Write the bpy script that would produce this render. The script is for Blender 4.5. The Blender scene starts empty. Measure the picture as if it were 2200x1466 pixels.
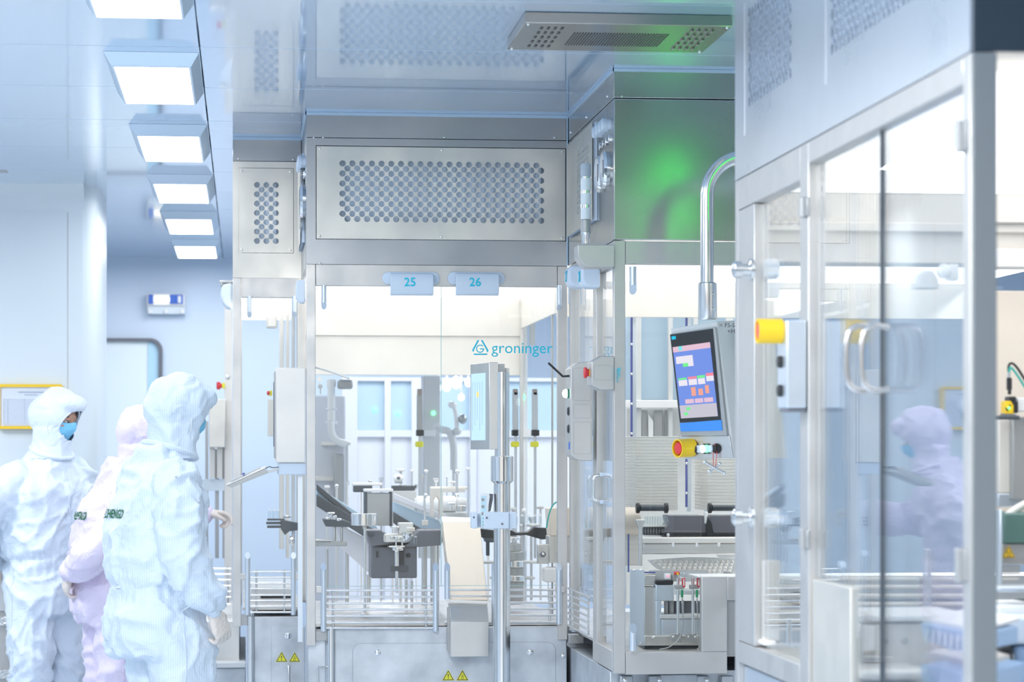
import bpy, bmesh, math, random
from math import sin, cos, pi, radians
from mathutils import Vector, Matrix, noise
from mathutils.bvhtree import BVHTree
random.seed(7)
SC = bpy.context.scene
COL = SC.collection
# ------------------------------------------------------------------ camera
F, CX, HY, CZ = 5500.0, 1100.0, 970.0, 1.45
TH = math.atan(575 / 5500)
cd = bpy.data.cameras.new('camera'); cam = bpy.data.objects.new('camera', cd); COL.objects.link(cam)
SC.camera = cam
cd.sensor_width = 36; cd.lens = 36 * F / 2200
cd.shift_y = (HY - 733) / 2200
cam.location = (0, 0, CZ); cam.rotation_euler = (pi / 2, 0, -TH)
cd.clip_start = 0.05; cd.clip_end = 100
cd.dof.use_dof = True; cd.dof.focus_distance = 9.3; cd.dof.aperture_fstop = 4.5
# ------------------------------------------------------------------ world
wd = bpy.data.worlds.new('world'); SC.world = wd; wd.use_nodes = True
bg = wd.node_tree.nodes['Background']
bg.inputs[0].default_value = (1.0, 0.98, 0.95, 1); bg.inputs[1].default_value = 0.75
SC.view_settings.view_transform = 'Standard'; SC.view_settings.look = 'None'
SC.view_settings.exposure = 0.34; SC.view_settings.gamma = 1
SC.view_settings.use_curve_mapping = False
SC.cycles.transparent_max_bounces = 24
SC.cycles.sample_clamp_indirect = 6
ROOM_LAMP = 10.0       # corridor ceiling panels
CAB_LAMP = 1.15        # luminous ceilings inside the machine cabinets

# ------------------------------------------------------------------ projection helpers
def ray(px, py):
    dx = (px - CX) / F
    return Vector((dx * cos(TH) + sin(TH), cos(TH) - dx * sin(TH), (HY - py) / F))
def W(px, py, Y):
    r = ray(px, py); t = Y / r.y
    return Vector((r.x * t, Y, CZ + r.z * t))
def WX(px, py, X):
    r = ray(px, py); t = X / r.x
    return Vector((X, r.y * t, CZ + r.z * t))
def R(rp, Y): return rp * Y / F

# ------------------------------------------------------------------ materials
MATS = {}
def mat(name, col, rough=0.5, metal=0.0, emit=None, es=0.0, spec=0.5, coat=0.0, var=0.0, vscale=6.0, bump=0.0, bscale=40, stretch=(1, 1, 1), alpha=None, sheen=0):
    m = bpy.data.materials.new(name); m.use_nodes = True
    nt = m.node_tree; b = nt.nodes['Principled BSDF']
    b.inputs['Base Color'].default_value = (*col, 1)
    b.inputs['Roughness'].default_value = rough
    b.inputs['Metallic'].default_value = metal
    b.inputs['Specular IOR Level'].default_value = spec
    b.inputs['Coat Weight'].default_value = coat
    b.inputs['Sheen Weight'].default_value = sheen
    if emit:
        b.inputs['Emission Color'].default_value = (*emit, 1)
        b.inputs['Emission Strength'].default_value = es
    if var or bump:
        tc = nt.nodes.new('ShaderNodeTexCoord'); mp = nt.nodes.new('ShaderNodeMapping')
        mp.inputs['Scale'].default_value = stretch
        nt.links.new(tc.outputs['Object'], mp.inputs[0])
    if var:
        n = nt.nodes.new('ShaderNodeTexNoise'); n.inputs['Scale'].default_value = vscale; n.inputs['Detail'].default_value = 4
        nt.links.new(mp.outputs[0], n.inputs['Vector'])
        rp = nt.nodes.new('ShaderNodeMapRange')
        rp.inputs[1].default_value = 0.3; rp.inputs[2].default_value = 0.7
        rp.inputs[3].default_value = 1 - var; rp.inputs[4].default_value = 1 + var * .4
        nt.links.new(n.outputs['Fac'], rp.inputs[0])
        mx = nt.nodes.new('ShaderNodeMix'); mx.data_type = 'RGBA'; mx.blend_type = 'MULTIPLY'; mx.inputs[0].default_value = 1
        mx.inputs[6].default_value = (*col, 1)
        nt.links.new(rp.outputs[0], mx.inputs[7]); nt.links.new(mx.outputs[2], b.inputs['Base Color'])
        r2 = nt.nodes.new('ShaderNodeMapRange'); r2.inputs[3].default_value = rough * 1.25; r2.inputs[4].default_value = rough * .8
        r2.inputs[1].default_value = 0.3; r2.inputs[2].default_value = 0.7
        nt.links.new(n.outputs['Fac'], r2.inputs[0]); nt.links.new(r2.outputs[0], b.inputs['Roughness'])
    if bump:
        n2 = nt.nodes.new('ShaderNodeTexNoise'); n2.inputs['Scale'].default_value = bscale
        nt.links.new(mp.outputs[0], n2.inputs['Vector'])
        bp = nt.nodes.new('ShaderNodeBump'); bp.inputs['Strength'].default_value = bump; bp.inputs['Distance'].default_value = .01
        nt.links.new(n2.outputs['Fac'], bp.inputs['Height']); nt.links.new(bp.outputs[0], b.inputs['Normal'])
    MATS[name] = m
    return m
STEEL = mat('brushed_steel', (.70, .69, .665), .36, 1, var=.10, vscale=5)
PLATE = mat('matte_steel_plate', (.80, .77, .70), .50, 1, var=.08, vscale=4)
SHEETA = mat('rolled_steel_sheet', (.40, .43, .46), .32, 1, var=.08, vscale=3)
SEAL = mat('pale_blue_sealant', (.60, .76, .92), .4)
SHEET = mat('satin_steel_sheet', (.56, .57, .55), .24, 1, var=.05, vscale=3)
BASE = mat('stained_steel_base', (.66, .70, .74), .45, 1, var=.22, vscale=7)
FRAME = mat('bead_blasted_frame', (.645, .635, .615), .42, .85, var=.03, vscale=9)
CHROME = mat('polished_steel', (.86, .86, .86), .07, 1)
SATIN = mat('satin_tube_steel', (.82, .82, .81), .18, 1, var=.05, vscale=14)
ALU = mat('anodised_aluminium', (.72, .79, .86), .32, .75)
WHITEP = mat('pale_blue_plastic', (.70, .80, .92), .4)
WHITE = mat('white_plastic', (.88, .89, .90), .4)
CREAM = mat('cream_lacquer', (.86, .83, .78), .4, .25, var=.03)
WALLM = mat('wall_panel_paint', (.72, .80, .86), .35)
CEILM = mat('ceiling_panel_lacquer', (.48, .63, .83), .10, spec=.8, coat=.6)
FLOORM = mat('blue_vinyl_floor', (.60, .68, .76), .25)
BLACK = mat('black_plastic', (.025, .027, .03), .4)
DARK = mat('dark_grey_metal', (.10, .115, .13), .42, .5)
SLATE = mat('slate_plastic', (.16, .17, .20), .45)
GREY = mat('grey_metal', (.45, .46, .46), .4, .6)
LGREY = mat('light_grey_panel', (.68, .70, .71), .45)
BLUEP = mat('blue_plastic', (.05, .16, .62), .4)
CYANP = mat('pale_cyan_panel', (.62, .84, .95), .4)
NAVY = mat('navy_edge_trim', (.10, .12, .38), .4)
YEL = mat('yellow_plastic', (.95, .62, .02), .4)
YELB = mat('bright_yellow_plastic', (.9, .85, .05), .4)
RED = mat('red_plastic', (.75, .05, .06), .35)
GREENP = mat('green_plastic', (.03, .38, .16), .4)
TEAL = mat('teal_cable', (.02, .42, .36), .4)
DGREEN = mat('dark_green_panel', (.10, .20, .18), .4)
CYANINK = mat('cyan_print', (.0, .58, .76), .5)
BLKINK = mat('black_print', (.05, .05, .06), .5)
GRNINK = mat('green_print', (.01, .14, .05), .6)
PAPER = mat('paper_sheet', (.74, .80, .90), .6)
LAMP = mat('ceiling_lamp_diffuser', (1, 1, 1), .5, emit=(.97, .985, 1), es=ROOM_LAMP)
CABL = mat('cabinet_light_panel', (1, 1, 1), .5, emit=(1, .955, .91), es=CAB_LAMP)
LEDG = mat('green_led', (.1, .9, .2), .4, emit=(.15, 1, .3), es=2.2)
LEDGT = mat('green_signal_lens', (.05, .8, .1), .4, emit=(.04, 1, .08), es=4)
LEDW = mat('white_led', (1, 1, 1), .4, emit=(.8, 1, .85), es=3)
MASKM = mat('blue_mask_cloth', (.22, .62, .90), .7, bump=.3, bscale=60)
SKIN = mat('skin', (.52, .31, .22), .5, spec=.4)
HAIR = mat('black_hair', (.012, .01, .01), .6)
GLOVE = mat('latex_glove', (.80, .72, .66), .38, bump=.5, bscale=70)
def cloth(name, col, stripe):
    m = mat(name, col, .62, sheen=.2)
    nt = m.node_tree; b = nt.nodes['Principled BSDF']
    tc = nt.nodes.new('ShaderNodeTexCoord')
    w = nt.nodes.new('ShaderNodeTexWave'); w.inputs['Scale'].default_value = 38; w.inputs['Distortion'].default_value = .6
    w.bands_direction = 'DIAGONAL' if stripe == 2 else 'X'
    nt.links.new(tc.outputs['Object'], w.inputs['Vector'])
    rp = nt.nodes.new('ShaderNodeMapRange'); rp.inputs[1].default_value = 0; rp.inputs[2].default_value = .25
    rp.inputs[3].default_value = .90; rp.inputs[4].default_value = 1
    nt.links.new(w.outputs['Fac'], rp.inputs[0])
    mx = nt.nodes.new('ShaderNodeMix'); mx.data_type = 'RGBA'; mx.blend_type = 'MULTIPLY'; mx.inputs[0].default_value = 1
    mx.inputs[6].default_value = (*col, 1)
    nt.links.new(rp.outputs[0], mx.inputs[7]); nt.links.new(mx.outputs[2], b.inputs['Base Color'])
    n2 = nt.nodes.new('ShaderNodeTexNoise'); n2.inputs['Scale'].default_value = 13; n2.inputs['Detail'].default_value = 5; n2.inputs['Distortion'].default_value = 1.2
    nt.links.new(tc.outputs['Object'], n2.inputs['Vector'])
    bp = nt.nodes.new('ShaderNodeBump'); bp.inputs['Strength'].default_value = .6; bp.inputs['Distance'].default_value = .02
    nt.links.new(n2.outputs['Fac'], bp.inputs['Height']); nt.links.new(bp.outputs[0], b.inputs['Normal'])
    return m
SUIT = cloth('white_cleanroom_cloth', (.74, .84, .96), 1)
LILAC = cloth('lilac_cleanroom_cloth', (.80, .73, .93), 1)
def glass(name, tint, k=1.0, rough=0.0):
    m = bpy.data.materials.new(name); m.use_nodes = True; nt = m.node_tree
    for n in list(nt.nodes): nt.nodes.remove(n)
    out = nt.nodes.new('ShaderNodeOutputMaterial'); mx = nt.nodes.new('ShaderNodeMixShader')
    tr = nt.nodes.new('ShaderNodeBsdfTransparent'); gl = nt.nodes.new('ShaderNodeBsdfGlossy')
    tr.inputs[0].default_value = (*tint, 1); gl.inputs[0].default_value = (.95, .97, 1, 1); gl.inputs[1].default_value = rough
    fr = nt.nodes.new('ShaderNodeFresnel'); fr.inputs[0].default_value = 1.5
    geo = nt.nodes.new('ShaderNodeNewGeometry')
    mm = nt.nodes.new('ShaderNodeMath'); mm.operation = 'MULTIPLY'; mm.inputs[1].default_value = k
    # same reflectance from both sides of the pane
    ior = nt.nodes.new('ShaderNodeMapRange'); ior.inputs[3].default_value = 1.5; ior.inputs[4].default_value = 1 / 1.5
    nt.links.new(geo.outputs['Backfacing'], ior.inputs[0])
    nt.links.new(fr.outputs[0], mm.inputs[0]); nt.links.new(mm.outputs[0], mx.inputs[0])
    nt.links.new(tr.outputs[0], mx.inputs[1]); nt.links.new(gl.outputs[0], mx.inputs[2])
    nt.links.new(mx.outputs[0], out.inputs[0])
    return m
GLASS = glass('clear_pane', (.985, .995, .992), .55)
GEDGE = mat('glass_edge', (.45, .68, .66), .2)
ACRYL = glass('clear_acrylic', (.93, .97, .97), .6)
def screen(name, fn):
    m = bpy.data.materials.new(name); m.use_nodes = True
    nt = m.node_tree; b = nt.nodes['Principled BSDF']; b.inputs['Roughness'].default_value = .2
    b.inputs['Base Color'].default_value = (.02, .02, .02, 1)
    fn(nt, b)
    return m
def hmi_fn(nt, b):
    b.inputs['Emission Color'].default_value = (.16, .28, .80, 1); b.inputs['Emission Strength'].default_value = .75
HMIS = screen('panel_screen_glow', hmi_fn)
def em(name, col, s=.8):
    return mat(name, (.02, .02, .02), .3, emit=col, es=s)
E_WHITE = em('screen_white', (.8, .76, .85)); E_GREEN = em('screen_green', (.15, .85, .25)); E_RED = em('screen_red', (.9, .22, .3))
E_ORG = em('screen_orange', (.85, .35, .25)); E_PINK = em('screen_pink', (.75, .5, .62)); E_TEAL = em('screen_teal', (.2, .75, .8)); E_SKY = em('screen_sky', (.45, .68, .92), .95)

# ------------------------------------------------------------------ mesh builder
OFF = {}
class MB:
    def __init__(s, M=None): s.b = bmesh.new(); s.M = M or Matrix()
    def vs(s, pts): return [s.b.verts.new(s.M @ Vector(p)) for p in pts]
    def face(s, vs):
        try: return s.b.faces.new(vs)
        except ValueError: return None
    def box(s, x0, x1, y0, y1, z0, z1):
        v = s.vs([(x, y, z) for z in (z0, z1) for y in (y0, y1) for x in (x0, x1)])
        for q in ((0, 2, 3, 1), (4, 5, 7, 6), (0, 1, 5, 4), (2, 6, 7, 3), (0, 4, 6, 2), (1, 3, 7, 5)):
            s.face([v[i] for i in q])
        return s
    def fb(s, x0, y0, x1, y1, Y, dep):      # front-facing box spanning a region of the plane y=Y
        ym = (y0 + y1) / 2; xm = (x0 + x1) / 2
        a = W(x0, ym, Y).x; c = W(x1, ym, Y).x
        zt = W(xm, y0, Y).z; zb = W(xm, y1, Y).z
        return s.box(min(a, c), max(a, c), Y, Y + dep, zb, zt)
    def quad(s, pts): s.face(s.vs(pts)); return s
    def prism(s, pts, d):
        d = Vector(d); a = s.vs(pts); c = s.vs([Vector(p) + d for p in pts]); n = len(pts)
        s.face(a[::-1]); s.face(c)
        for i in range(n): s.face([a[i], a[(i + 1) % n], c[(i + 1) % n], c[i]])
        return s
    def cyl(s, p0, p1, r0, r1=None, seg=20, cap=True):
        r1 = r0 if r1 is None else r1
        p0, p1 = Vector(p0), Vector(p1); ax = (p1 - p0)
        q = ax.to_track_quat('Z', 'Y')
        A = [q @ Vector((cos(2 * pi * i / seg), sin(2 * pi * i / seg), 0)) for i in range(seg)]
        a = s.vs([p0 + v * r0 for v in A]); c = s.vs([p1 + v * r1 for v in A])
        for i in range(seg): s.face([a[i], a[(i + 1) % seg], c[(i + 1) % seg], c[i]])
        if cap: s.face(a[::-1]); s.face(c)
        return s
    def lathe(s, c, prof, axis=(0, 0, 1), seg=28):     # prof: (radius, distance along axis)
        q = Vector(axis).to_track_quat('Z', 'Y'); c = Vector(c); rings = []
        for r, h in prof:
            rings.append(s.vs([c + q @ Vector((max(r, 1e-4) * cos(2 * pi * i / seg), max(r, 1e-4) * sin(2 * pi * i / seg), h)) for i in range(seg)]))
        for a, b2 in zip(rings, rings[1:]):
            for i in range(seg): s.face([a[i], a[(i + 1) % seg], b2[(i + 1) % seg], b2[i]])
        s.face(rings[0][::-1]); s.face(rings[-1])
        return s
    def tube(s, pts, r, seg=12, closed=False, smooth=0):
        pts = [Vector(p) for p in pts]
        for _ in range(smooth):
            n = [pts[0]]
            for a, b2 in zip(pts, pts[1:]): n += [a * .75 + b2 * .25, a * .25 + b2 * .75]
            pts = n + [pts[-1]]
        n = len(pts); rings = []; up = None
        for i, p in enumerate(pts):
            if closed: t = pts[(i + 1) % n] - pts[i - 1]
            else: t = pts[min(i + 1, n - 1)] - pts[max(i - 1, 0)]
            t.normalize()
            if up is None:
                up = t.orthogonal().normalized()
            up = (up - t * up.dot(t)).normalized(); sd = t.cross(up)
            rings.append(s.vs([p + (up * cos(2 * pi * k / seg) + sd * sin(2 * pi * k / seg)) * r for k in range(seg)]))
        m = n if closed else n - 1
        for i in range(m):
            a, c = rings[i], rings[(i + 1) % n]
            for k in range(seg): s.face([a[k], a[(k + 1) % seg], c[(k + 1) % seg], c[k]])
        if not closed: s.face(rings[0][::-1]); s.face(rings[-1])
        return s
    def sph(s, c, r, seg=20, rot=None):
        r = r if hasattr(r, '__len__') else (r, r, r)
        Mx = Matrix.Translation(Vector(c)) @ (rot.to_4x4() if rot else Matrix()) @ Matrix.Diagonal((*r, 1))
        bmesh.ops.create_uvsphere(s.b, u_segments=seg, v_segments=max(8, seg // 2), radius=1, matrix=s.M @ Mx)
        return s
    def build(s, name, m, parent=None, bev=0, ang=38, seg=2):
        me = bpy.data.meshes.new(name)
        bmesh.ops.recalc_face_normals(s.b, faces=s.b.faces[:])
        off = OFF.get(parent.name, Vector()) if parent else Vector()
        if off.length: bmesh.ops.translate(s.b, verts=s.b.verts[:], vec=-off)
        s.b.to_mesh(me); s.b.free()
        me.materials.append(m)
        for p in me.polygons: p.use_smooth = True
        me.set_sharp_from_angle(angle=radians(ang))
        o = bpy.data.objects.new(name, me); COL.objects.link(o)
        if parent: o.parent = parent; OFF[o.name] = off
        if bev:
            md = o.modifiers.new('bevel', 'BEVEL'); md.width = bev; md.segments = seg; md.limit_method = 'ANGLE'; md.angle_limit = radians(40)
        return o
def tag(o, label, cat, group=None):
    o['label'] = label; o['category'] = cat
    if group: o['group'] = group
    return o
def struct(o): o['kind'] = 'structure'; return o
def thing(name, label, cat, loc, group=None):
    o = bpy.data.objects.new(name, None); COL.objects.link(o); o.location = loc; o.empty_display_size = .05
    OFF[o.name] = Vector(loc)
    return tag(o, label, cat, group)
def fbx(name, m, parent, rects, Y, dep, bev=.002):
    k = MB()
    for r in rects: k.fb(*r, Y, dep)
    return k.build(name, m, parent, bev)
def text(s, size, org, xd, yd, m, parent, name='lettering', ext=.0006, align='LEFT', sx=1.0, bold=0):
    cu = bpy.data.curves.new('t', 'FONT'); cu.body = s; cu.size = size; cu.extrude = ext; cu.align_x = align; cu.offset = bold
    cu.resolution_u = 3
    ob = bpy.data.objects.new('t', cu); COL.objects.link(ob)
    me = bpy.data.meshes.new_from_object(ob.evaluated_get(bpy.context.evaluated_depsgraph_get()))
    bpy.data.objects.remove(ob); bpy.data.curves.remove(cu)
    xd = Vector(xd).normalized(); yd = Vector(yd).normalized(); zd = xd.cross(yd)
    Mx = Matrix.Translation(Vector(org)) @ Matrix((xd, yd, zd)).transposed().to_4x4() @ Matrix.Diagonal((sx, 1, 1, 1))
    me.transform(Mx)
    off = OFF.get(parent.name, Vector()) if parent else Vector()
    me.transform(Matrix.Translation(-off)); me.materials.clear(); me.materials.append(m); me.name = name
    o = bpy.data.objects.new(name, me); COL.objects.link(o)
    if parent: o.parent = parent
    OFF[o.name] = off
    return o
def copytree(o, parent=None, dloc=None, label=None):
    c = o.copy(); COL.objects.link(c)
    if parent: c.parent = parent
    if dloc is not None: c.location = o.location + Vector(dloc)
    if label: c['label'] = label
    for ch in list(o.children): copytree(ch, c)
    return c
# ================================================================== SETTING
HC = 2.75; HB = 2.65; HH = 2.167; HD = 2.085; HP = .705; HT = .775
YA, YB, YC = 9.83, 10.64, 8.60
XA0, XA1, XD = .236, 1.243, 1.30
struct(MB().box(-7, 7, -4, 20, -.1, 0).build('floor', FLOORM))
# ceiling: one slab with fine joints, made as abutting panels in a single mesh
c = MB()
ys = [8.29 + .925 * i for i in range(-14, 14)]
for a, b in zip(ys, ys[1:]):
    for x0, x1 in ((-5.5, -2.9), (-2.9, -1.5), (-1.5, -.143), (-.143, 2.25), (2.25, 3.5), (3.5, 6.5)):
        c.box(x0 + .0015, x1 - .0015, a + .002, b - .002, HC, HC + .05)
struct(c.build('ceiling', CEILM, bev=.0015, seg=1))
struct(MB().box(-7, 7, -5, 21, HC + .05, HC + .1).build('trim_1', LGREY))
# wall block on the left, coved at the top and at its free corner
k = MB()
pts = [(-5.5, 12.7), (-.79, 12.7)] + [(-.79 + .07 * sin(t), 12.77 - .07 * cos(t)) for t in [pi / 2 * i / 6 for i in range(7)]] + [(-.72, 13.6), (-5.5, 13.6)]
k.prism([(x, y, 0) for x, y in pts], (0, 0, HC))
struct(k.build('wall_left', WALLM))
k = MB()   # cove
pr = [(0, 0)] + [(.10 - .10 * cos(t), -.10 + .10 * sin(t) - 0) for t in [0]]
prof = [(12.70, HC - .12)] + [(12.70 - .12 + .12 * cos(t), HC - .12 + .12 * sin(t)) for t in [pi / 2 * i / 8 for i in range(9)]] + [(12.70, HC)]
k.prism([(-5.5, y, z) for y, z in prof], (4.72, 0, 0))
struct(k.build('trim_2', WALLM))
k = MB()
for x in (-.86, -2.06, -3.26): k.box(x - .0015, x + .0015, 12.6985, 12.71, 0.1, HC - .13)
struct(k.build('trim_3', GREY))
struct(MB().box(-5, 6.5, 17.3, 17.5, 0, HC).build('wall_back', mat('back_wall_paint', (.70, .81, .95), .4)))
struct(MB().box(6.4, 6.5, 3, 17.3, 0, HC).build('wall_right', WALLM))
struct(MB().box(2.3, 6.5, -3.6, -3.5, 0, HC).build('wall_front', mat('dark_front_wall', (.10, .12, .13), .6)))  # unseen dark wall, added to darken what the front-facing steel reflects
struct(MB().box(-5.6, -5.5, -4, 17.5, 0, HC).build('wall_far_left', WALLM))
# door opening in back wall with rounded dark frame
def rrect(x0, x1, z0, z1, r, Y, n=6):
    P = []
    for cx_, cz_, a0 in ((x1 - r, z1 - r, 0), (x0 + r, z1 - r, pi / 2), (x0 + r, z0 + r, pi), (x1 - r, z0 + r, 3 * pi / 2)):
        for i in range(n + 1):
            a = a0 + pi / 2 * i / n; P.append((cx_ + r * cos(a), Y, cz_ + r * sin(a)))
    return P
def ringm(k, o, i, d):
    n = len(o); d = Vector(d)
    a, b = k.vs(o), k.vs(i); a2, b2 = k.vs([Vector(p) + d for p in o]), k.vs([Vector(p) + d for p in i])
    for j in range(n):
        q = (j + 1) % n
        k.face([a[j], a[q], b[q], b[j]]); k.face([a2[j], b2[j], b2[q], a2[q]])
        k.face([a[j], a2[j], a2[q], a[q]]); k.face([b[j], b[q], b2[q], b2[j]])
tl = W(100, 727, 17.25); tr = W(349, 727, 17.25)
d1 = MB().prism(rrect(tl.x, tr.x - .02, .02, tr.z - .02, .07, 17.285), (0, .014, 0)).build('door_1', mat('door_white', (.84, .94, .98), .3)); struct(d1)  # pale panel in the opening: brightness of the lit room beyond put into colour
k = MB(); ringm(k, rrect(tl.x, tr.x, .0, tr.z, .08, 17.25), rrect(tl.x + .02, tr.x - .025, .02, tr.z - .02, .07, 17.25), (0, .04, 0))
k.build('door_frame', SLATE, d1)
MB().box(W(318, 800, 17.27).x, tr.x - .026, 17.275, 17.284, .03, tr.z - .03).build('door_jamb', mat('door_jamb_paint', (.5, .76, .92), .4), d1)

# corridor ceiling lamps
def ceiling_lamp(xc, yc, label):
    t = thing('ceiling_lamp', label, 'ceiling light', (xc, yc, HC), 'panel lights along the corridor ceiling')
    w, l = .155, .475
    k = MB()
    o = [(xc - w, yc - l), (xc + w, yc - l), (xc + w, yc + l), (xc - w, yc + l)]
    i_ = [(xc - w + .028, yc - l + .028), (xc + w - .028, yc - l + .028), (xc + w - .028, yc + l - .02), (xc - w + .028, yc + l - .02)]
    a = k.vs([(x, y, HC - .0005) for x, y in o]); b = k.vs([(x, y, HC - .045) for x, y in i_])
    for j in range(4): k.face([a[j], a[(j + 1) % 4], b[(j + 1) % 4], b[j]])
    k.face(a[::-1])
    k.build('lamp_frame', mat('lamp_frame_paint', (.66, .78, .9), .3, .3) if 'lamp_frame_paint' not in MATS else MATS['lamp_frame_paint'], t)
    MB().box(xc - w + .027, xc + w - .027, yc - l + .027, yc + l - .019, HC - .0455, HC - .040).build('frame_tray', MATS['lamp_frame_paint'], t)
    zd = HC - .0456; MB().quad([(xc - w + .034, yc - l + .034, zd), (xc + w - .034, yc - l + .034, zd), (xc + w - .034, yc + l - .026, zd), (xc - w + .034, yc + l - .026, zd)]).build('diffuser', LAMP, t)
    return t
LN = ['nearest square-looking ceiling light panel cut by the top edge of the frame', 'second ceiling light panel down the corridor, large, with grey slanted frame',
      'third ceiling light panel along the corridor ceiling', 'fourth ceiling light panel along the corridor ceiling',
      'fifth ceiling light panel, second smallest in the corridor row', 'farthest and smallest ceiling light panel before the back wall']
for i in range(6):
    ceiling_lamp(-.302, 7.03 + 1.85 * i, LN[i])
# panels continued out of view, plus fill lamps added to brighten the far end
for (x, y) in [(-.3, 5.18), (-.3, 3.33), (-.3, 1.4), (-2.2, 3.33), (-2.2, 7.03), (-2.2, 10.73), (3.6, 8.9), (3.6, 12.6), (-2.6, 14.9), (-.9, 15.9), (.5, 16.2), (.9, 14.4), (2.4, 14.4), (1.2, .9), (2.6, 13.0)]:
    ld = bpy.data.lights.new('hall_ceiling_light', 'AREA'); ld.shape = 'RECTANGLE'; ld.size = .3; ld.size_y = .95
    ld.energy = 8 if (y > 14.5) else (16 if (y > 12.9 and x > 0) else 42); ld.color = (1, .99, .975)
    lo = bpy.data.objects.new('hall_ceiling_light', ld); lo.location = (x, y, HC - .06); COL.objects.link(lo)

# notice board, wall cabinet, corner grille on the left
t = thing('notice_board', 'yellow framed notice board with a printed sheet on the left wall', 'notice board', W(66, 922, 12.66))
a, b = W(-6, 922, 12.66), W(134, 826, 12.66)
k = MB(); ringm(k, rrect(a.x, b.x, a.z, b.z, .012, 12.66), rrect(a.x + .014, b.x - .014, a.z + .014, b.z - .014, .004, 12.66), (0, .035, 0)); k.build('frame', YEL, t)
MB().box(a.x + .014, b.x - .014, 12.672, 12.695, a.z + .014, b.z - .014).build('sheet', PAPER, t)
k = MB()
for r in range(20):
    z = b.z - .075 - r * .0085
    k.box(a.x + .03, b.x - .03, 12.6705, 12.6718, z, z + .0012)
for x in (.03, .05, .13, .19, .24, .28): k.box(a.x + x, a.x + x + .001, 12.6705, 12.6718, a.z + .02, b.z - .07)
k.box(a.x + .1, b.x - .09, 12.6705, 12.6718, b.z - .042, b.z - .036); k.box(a.x + .13, b.x - .12, 12.6705, 12.6718, b.z - .054, b.z - .05)
k.build('printed_table', mat('grey_print', (.42, .48, .60), .6), t)
t = thing('step_cabinet', 'grey steel cabinet with tread plate bands at the foot of the left wall', 'cabinet', (-1.4, 12.4, 0))
top = W(20, 1195, 12.22).z
MB().box(-1.9, -1.09, 12.27, 12.69, 0, top - .035).build('body', GREY, t, .004)
MB().box(-1.92, -1.07, 12.22, 12.69, top - .035, top).build('worktop', LGREY, t, .004)
TREAD = mat('tread_plate', (.62, .64, .64), .35, .9, bump=1, bscale=90)
for py in (1215, 1325, 1440):
    z = W(20, py, 12.25).z
    MB().box(-1.91, -1.08, 12.25, 12.275, z - .045, z).build('tread_band', TREAD, t, .002)
MB().box(-1.9, -1.09, 12.255, 12.27, W(20, 1233, 12).z - .19, W(20, 1233, 12).z).build('drawer_front', mat('grey_drawer', (.56, .58, .6), .4, .4), t, .003)
t = thing('ceiling_grille', 'grey corner of a ceiling grille at the left edge of the frame', 'ceiling vent', W(-20, 352, 12.0))
k = MB(); k.prism([W(-60, 338, 12.0), W(4, 338, 12.0), W(16, 352, 12.0), W(14, 366, 12.0), W(-60, 366, 12.0)], (0, .12, 0)); k.build('grille_frame', GREY, t, .002)
k = MB()
for i in range(4):
    p = W(-50 + i * 13, 343, 11.995); k.box(p.x, p.x + .012, 11.99, 12.0, p.z - .035, p.z)
k.build('slat', LGREY, t)
# emergency light on back wall
Y = 17.2
t = thing('emergency_light', 'white emergency light with blue ends and tube above the corridor door', 'wall light', W(356, 676, Y))
fbx('body', WHITE, t, [(315, 631, 397, 657)], Y, .09, .006)
fbx('end_cover', BLUEP, t, [(319, 633, 329, 653), (365, 633, 376, 653)], Y - .012, .012)
fbx('end_cover', BLUEP, t, [(376, 633, 393, 653)], Y - .010, .010)
fbx('lamp_tube', mat('warm_tube', (.9, .82, .6), .4, emit=(1, .93, .75), es=1.3), t, [(331, 638, 364, 649)], Y - .02, .02, .008)
fbx('test_window', WHITE, t, [(382, 636, 389, 651)], Y - .016, .006)
fbx('mounting_rail', WALLM, t, [(316, 657, 398, 675)], Y + .02, .07, .003)
for px in (322, 357, 392): fbx('mounting_clip', WHITE, t, [(px - 4, 665, px + 4, 674)], Y, .03, .003)

# ceiling air grille
t = thing('air_grille', 'flat steel air grille with slots hanging under the ceiling', 'ceiling vent', (1.25, 8.0, HC - .05))
zt, zb = HC - .001, HC - .034
# plate corners from the lower rim
def onz(px, py, z):
    r = ray(px, py); t_ = (z - CZ) / r.z; return Vector((r.x * t_, r.y * t_, z))
pA, pB, pC, pD = onz(1128, 51, zb), onz(1577, 55, zb), onz(1508, 113, zb), onz(1088, 107, zb)
y0, y1 = (pA.y + pB.y) / 2, (pC.y + pD.y) / 2
x0, x1 = (pA.x + pD.x) / 2, (pB.x + pC.x) / 2
VENT = mat('vent_steel', (.45, .44, .41), .22, 1)
MB().box(x0, x1, y0, y1, zb, zt).build('grille_plate', VENT, t, .002)
w, l = x1 - x0, y1 - y0
for i in range(34):
    u = x0 + w * (.27 + .46 * i / 33); MB().box(u, u + w * .006, y0 + l * .32, y0 + l * .78, zb - .0015, zb + .001).build('slot', BLACK, t)
for i in range(4):
    for j in range(5):
        u = x0 + w * (.09 + i * .033); v = y0 + l * (.14 + j * .165); MB().box(u, u + w * .013, v, v + l * .07, zb - .0015, zb + .001).build('opening', BLACK, t)
        u = x0 + w * (.82 + i * .033); MB().box(u, u + w * .014, v, v + l * .07, zb - .006, zb + .001).build('louvre', VENT, t, .001)
for u, v in ((.02, .04), (.98, .04), (.02, .96), (.98, .96)): MB().sph((x0 + w * u, y0 + l * v, zb), .005, 10).build('screw', CHROME, t)
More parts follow.
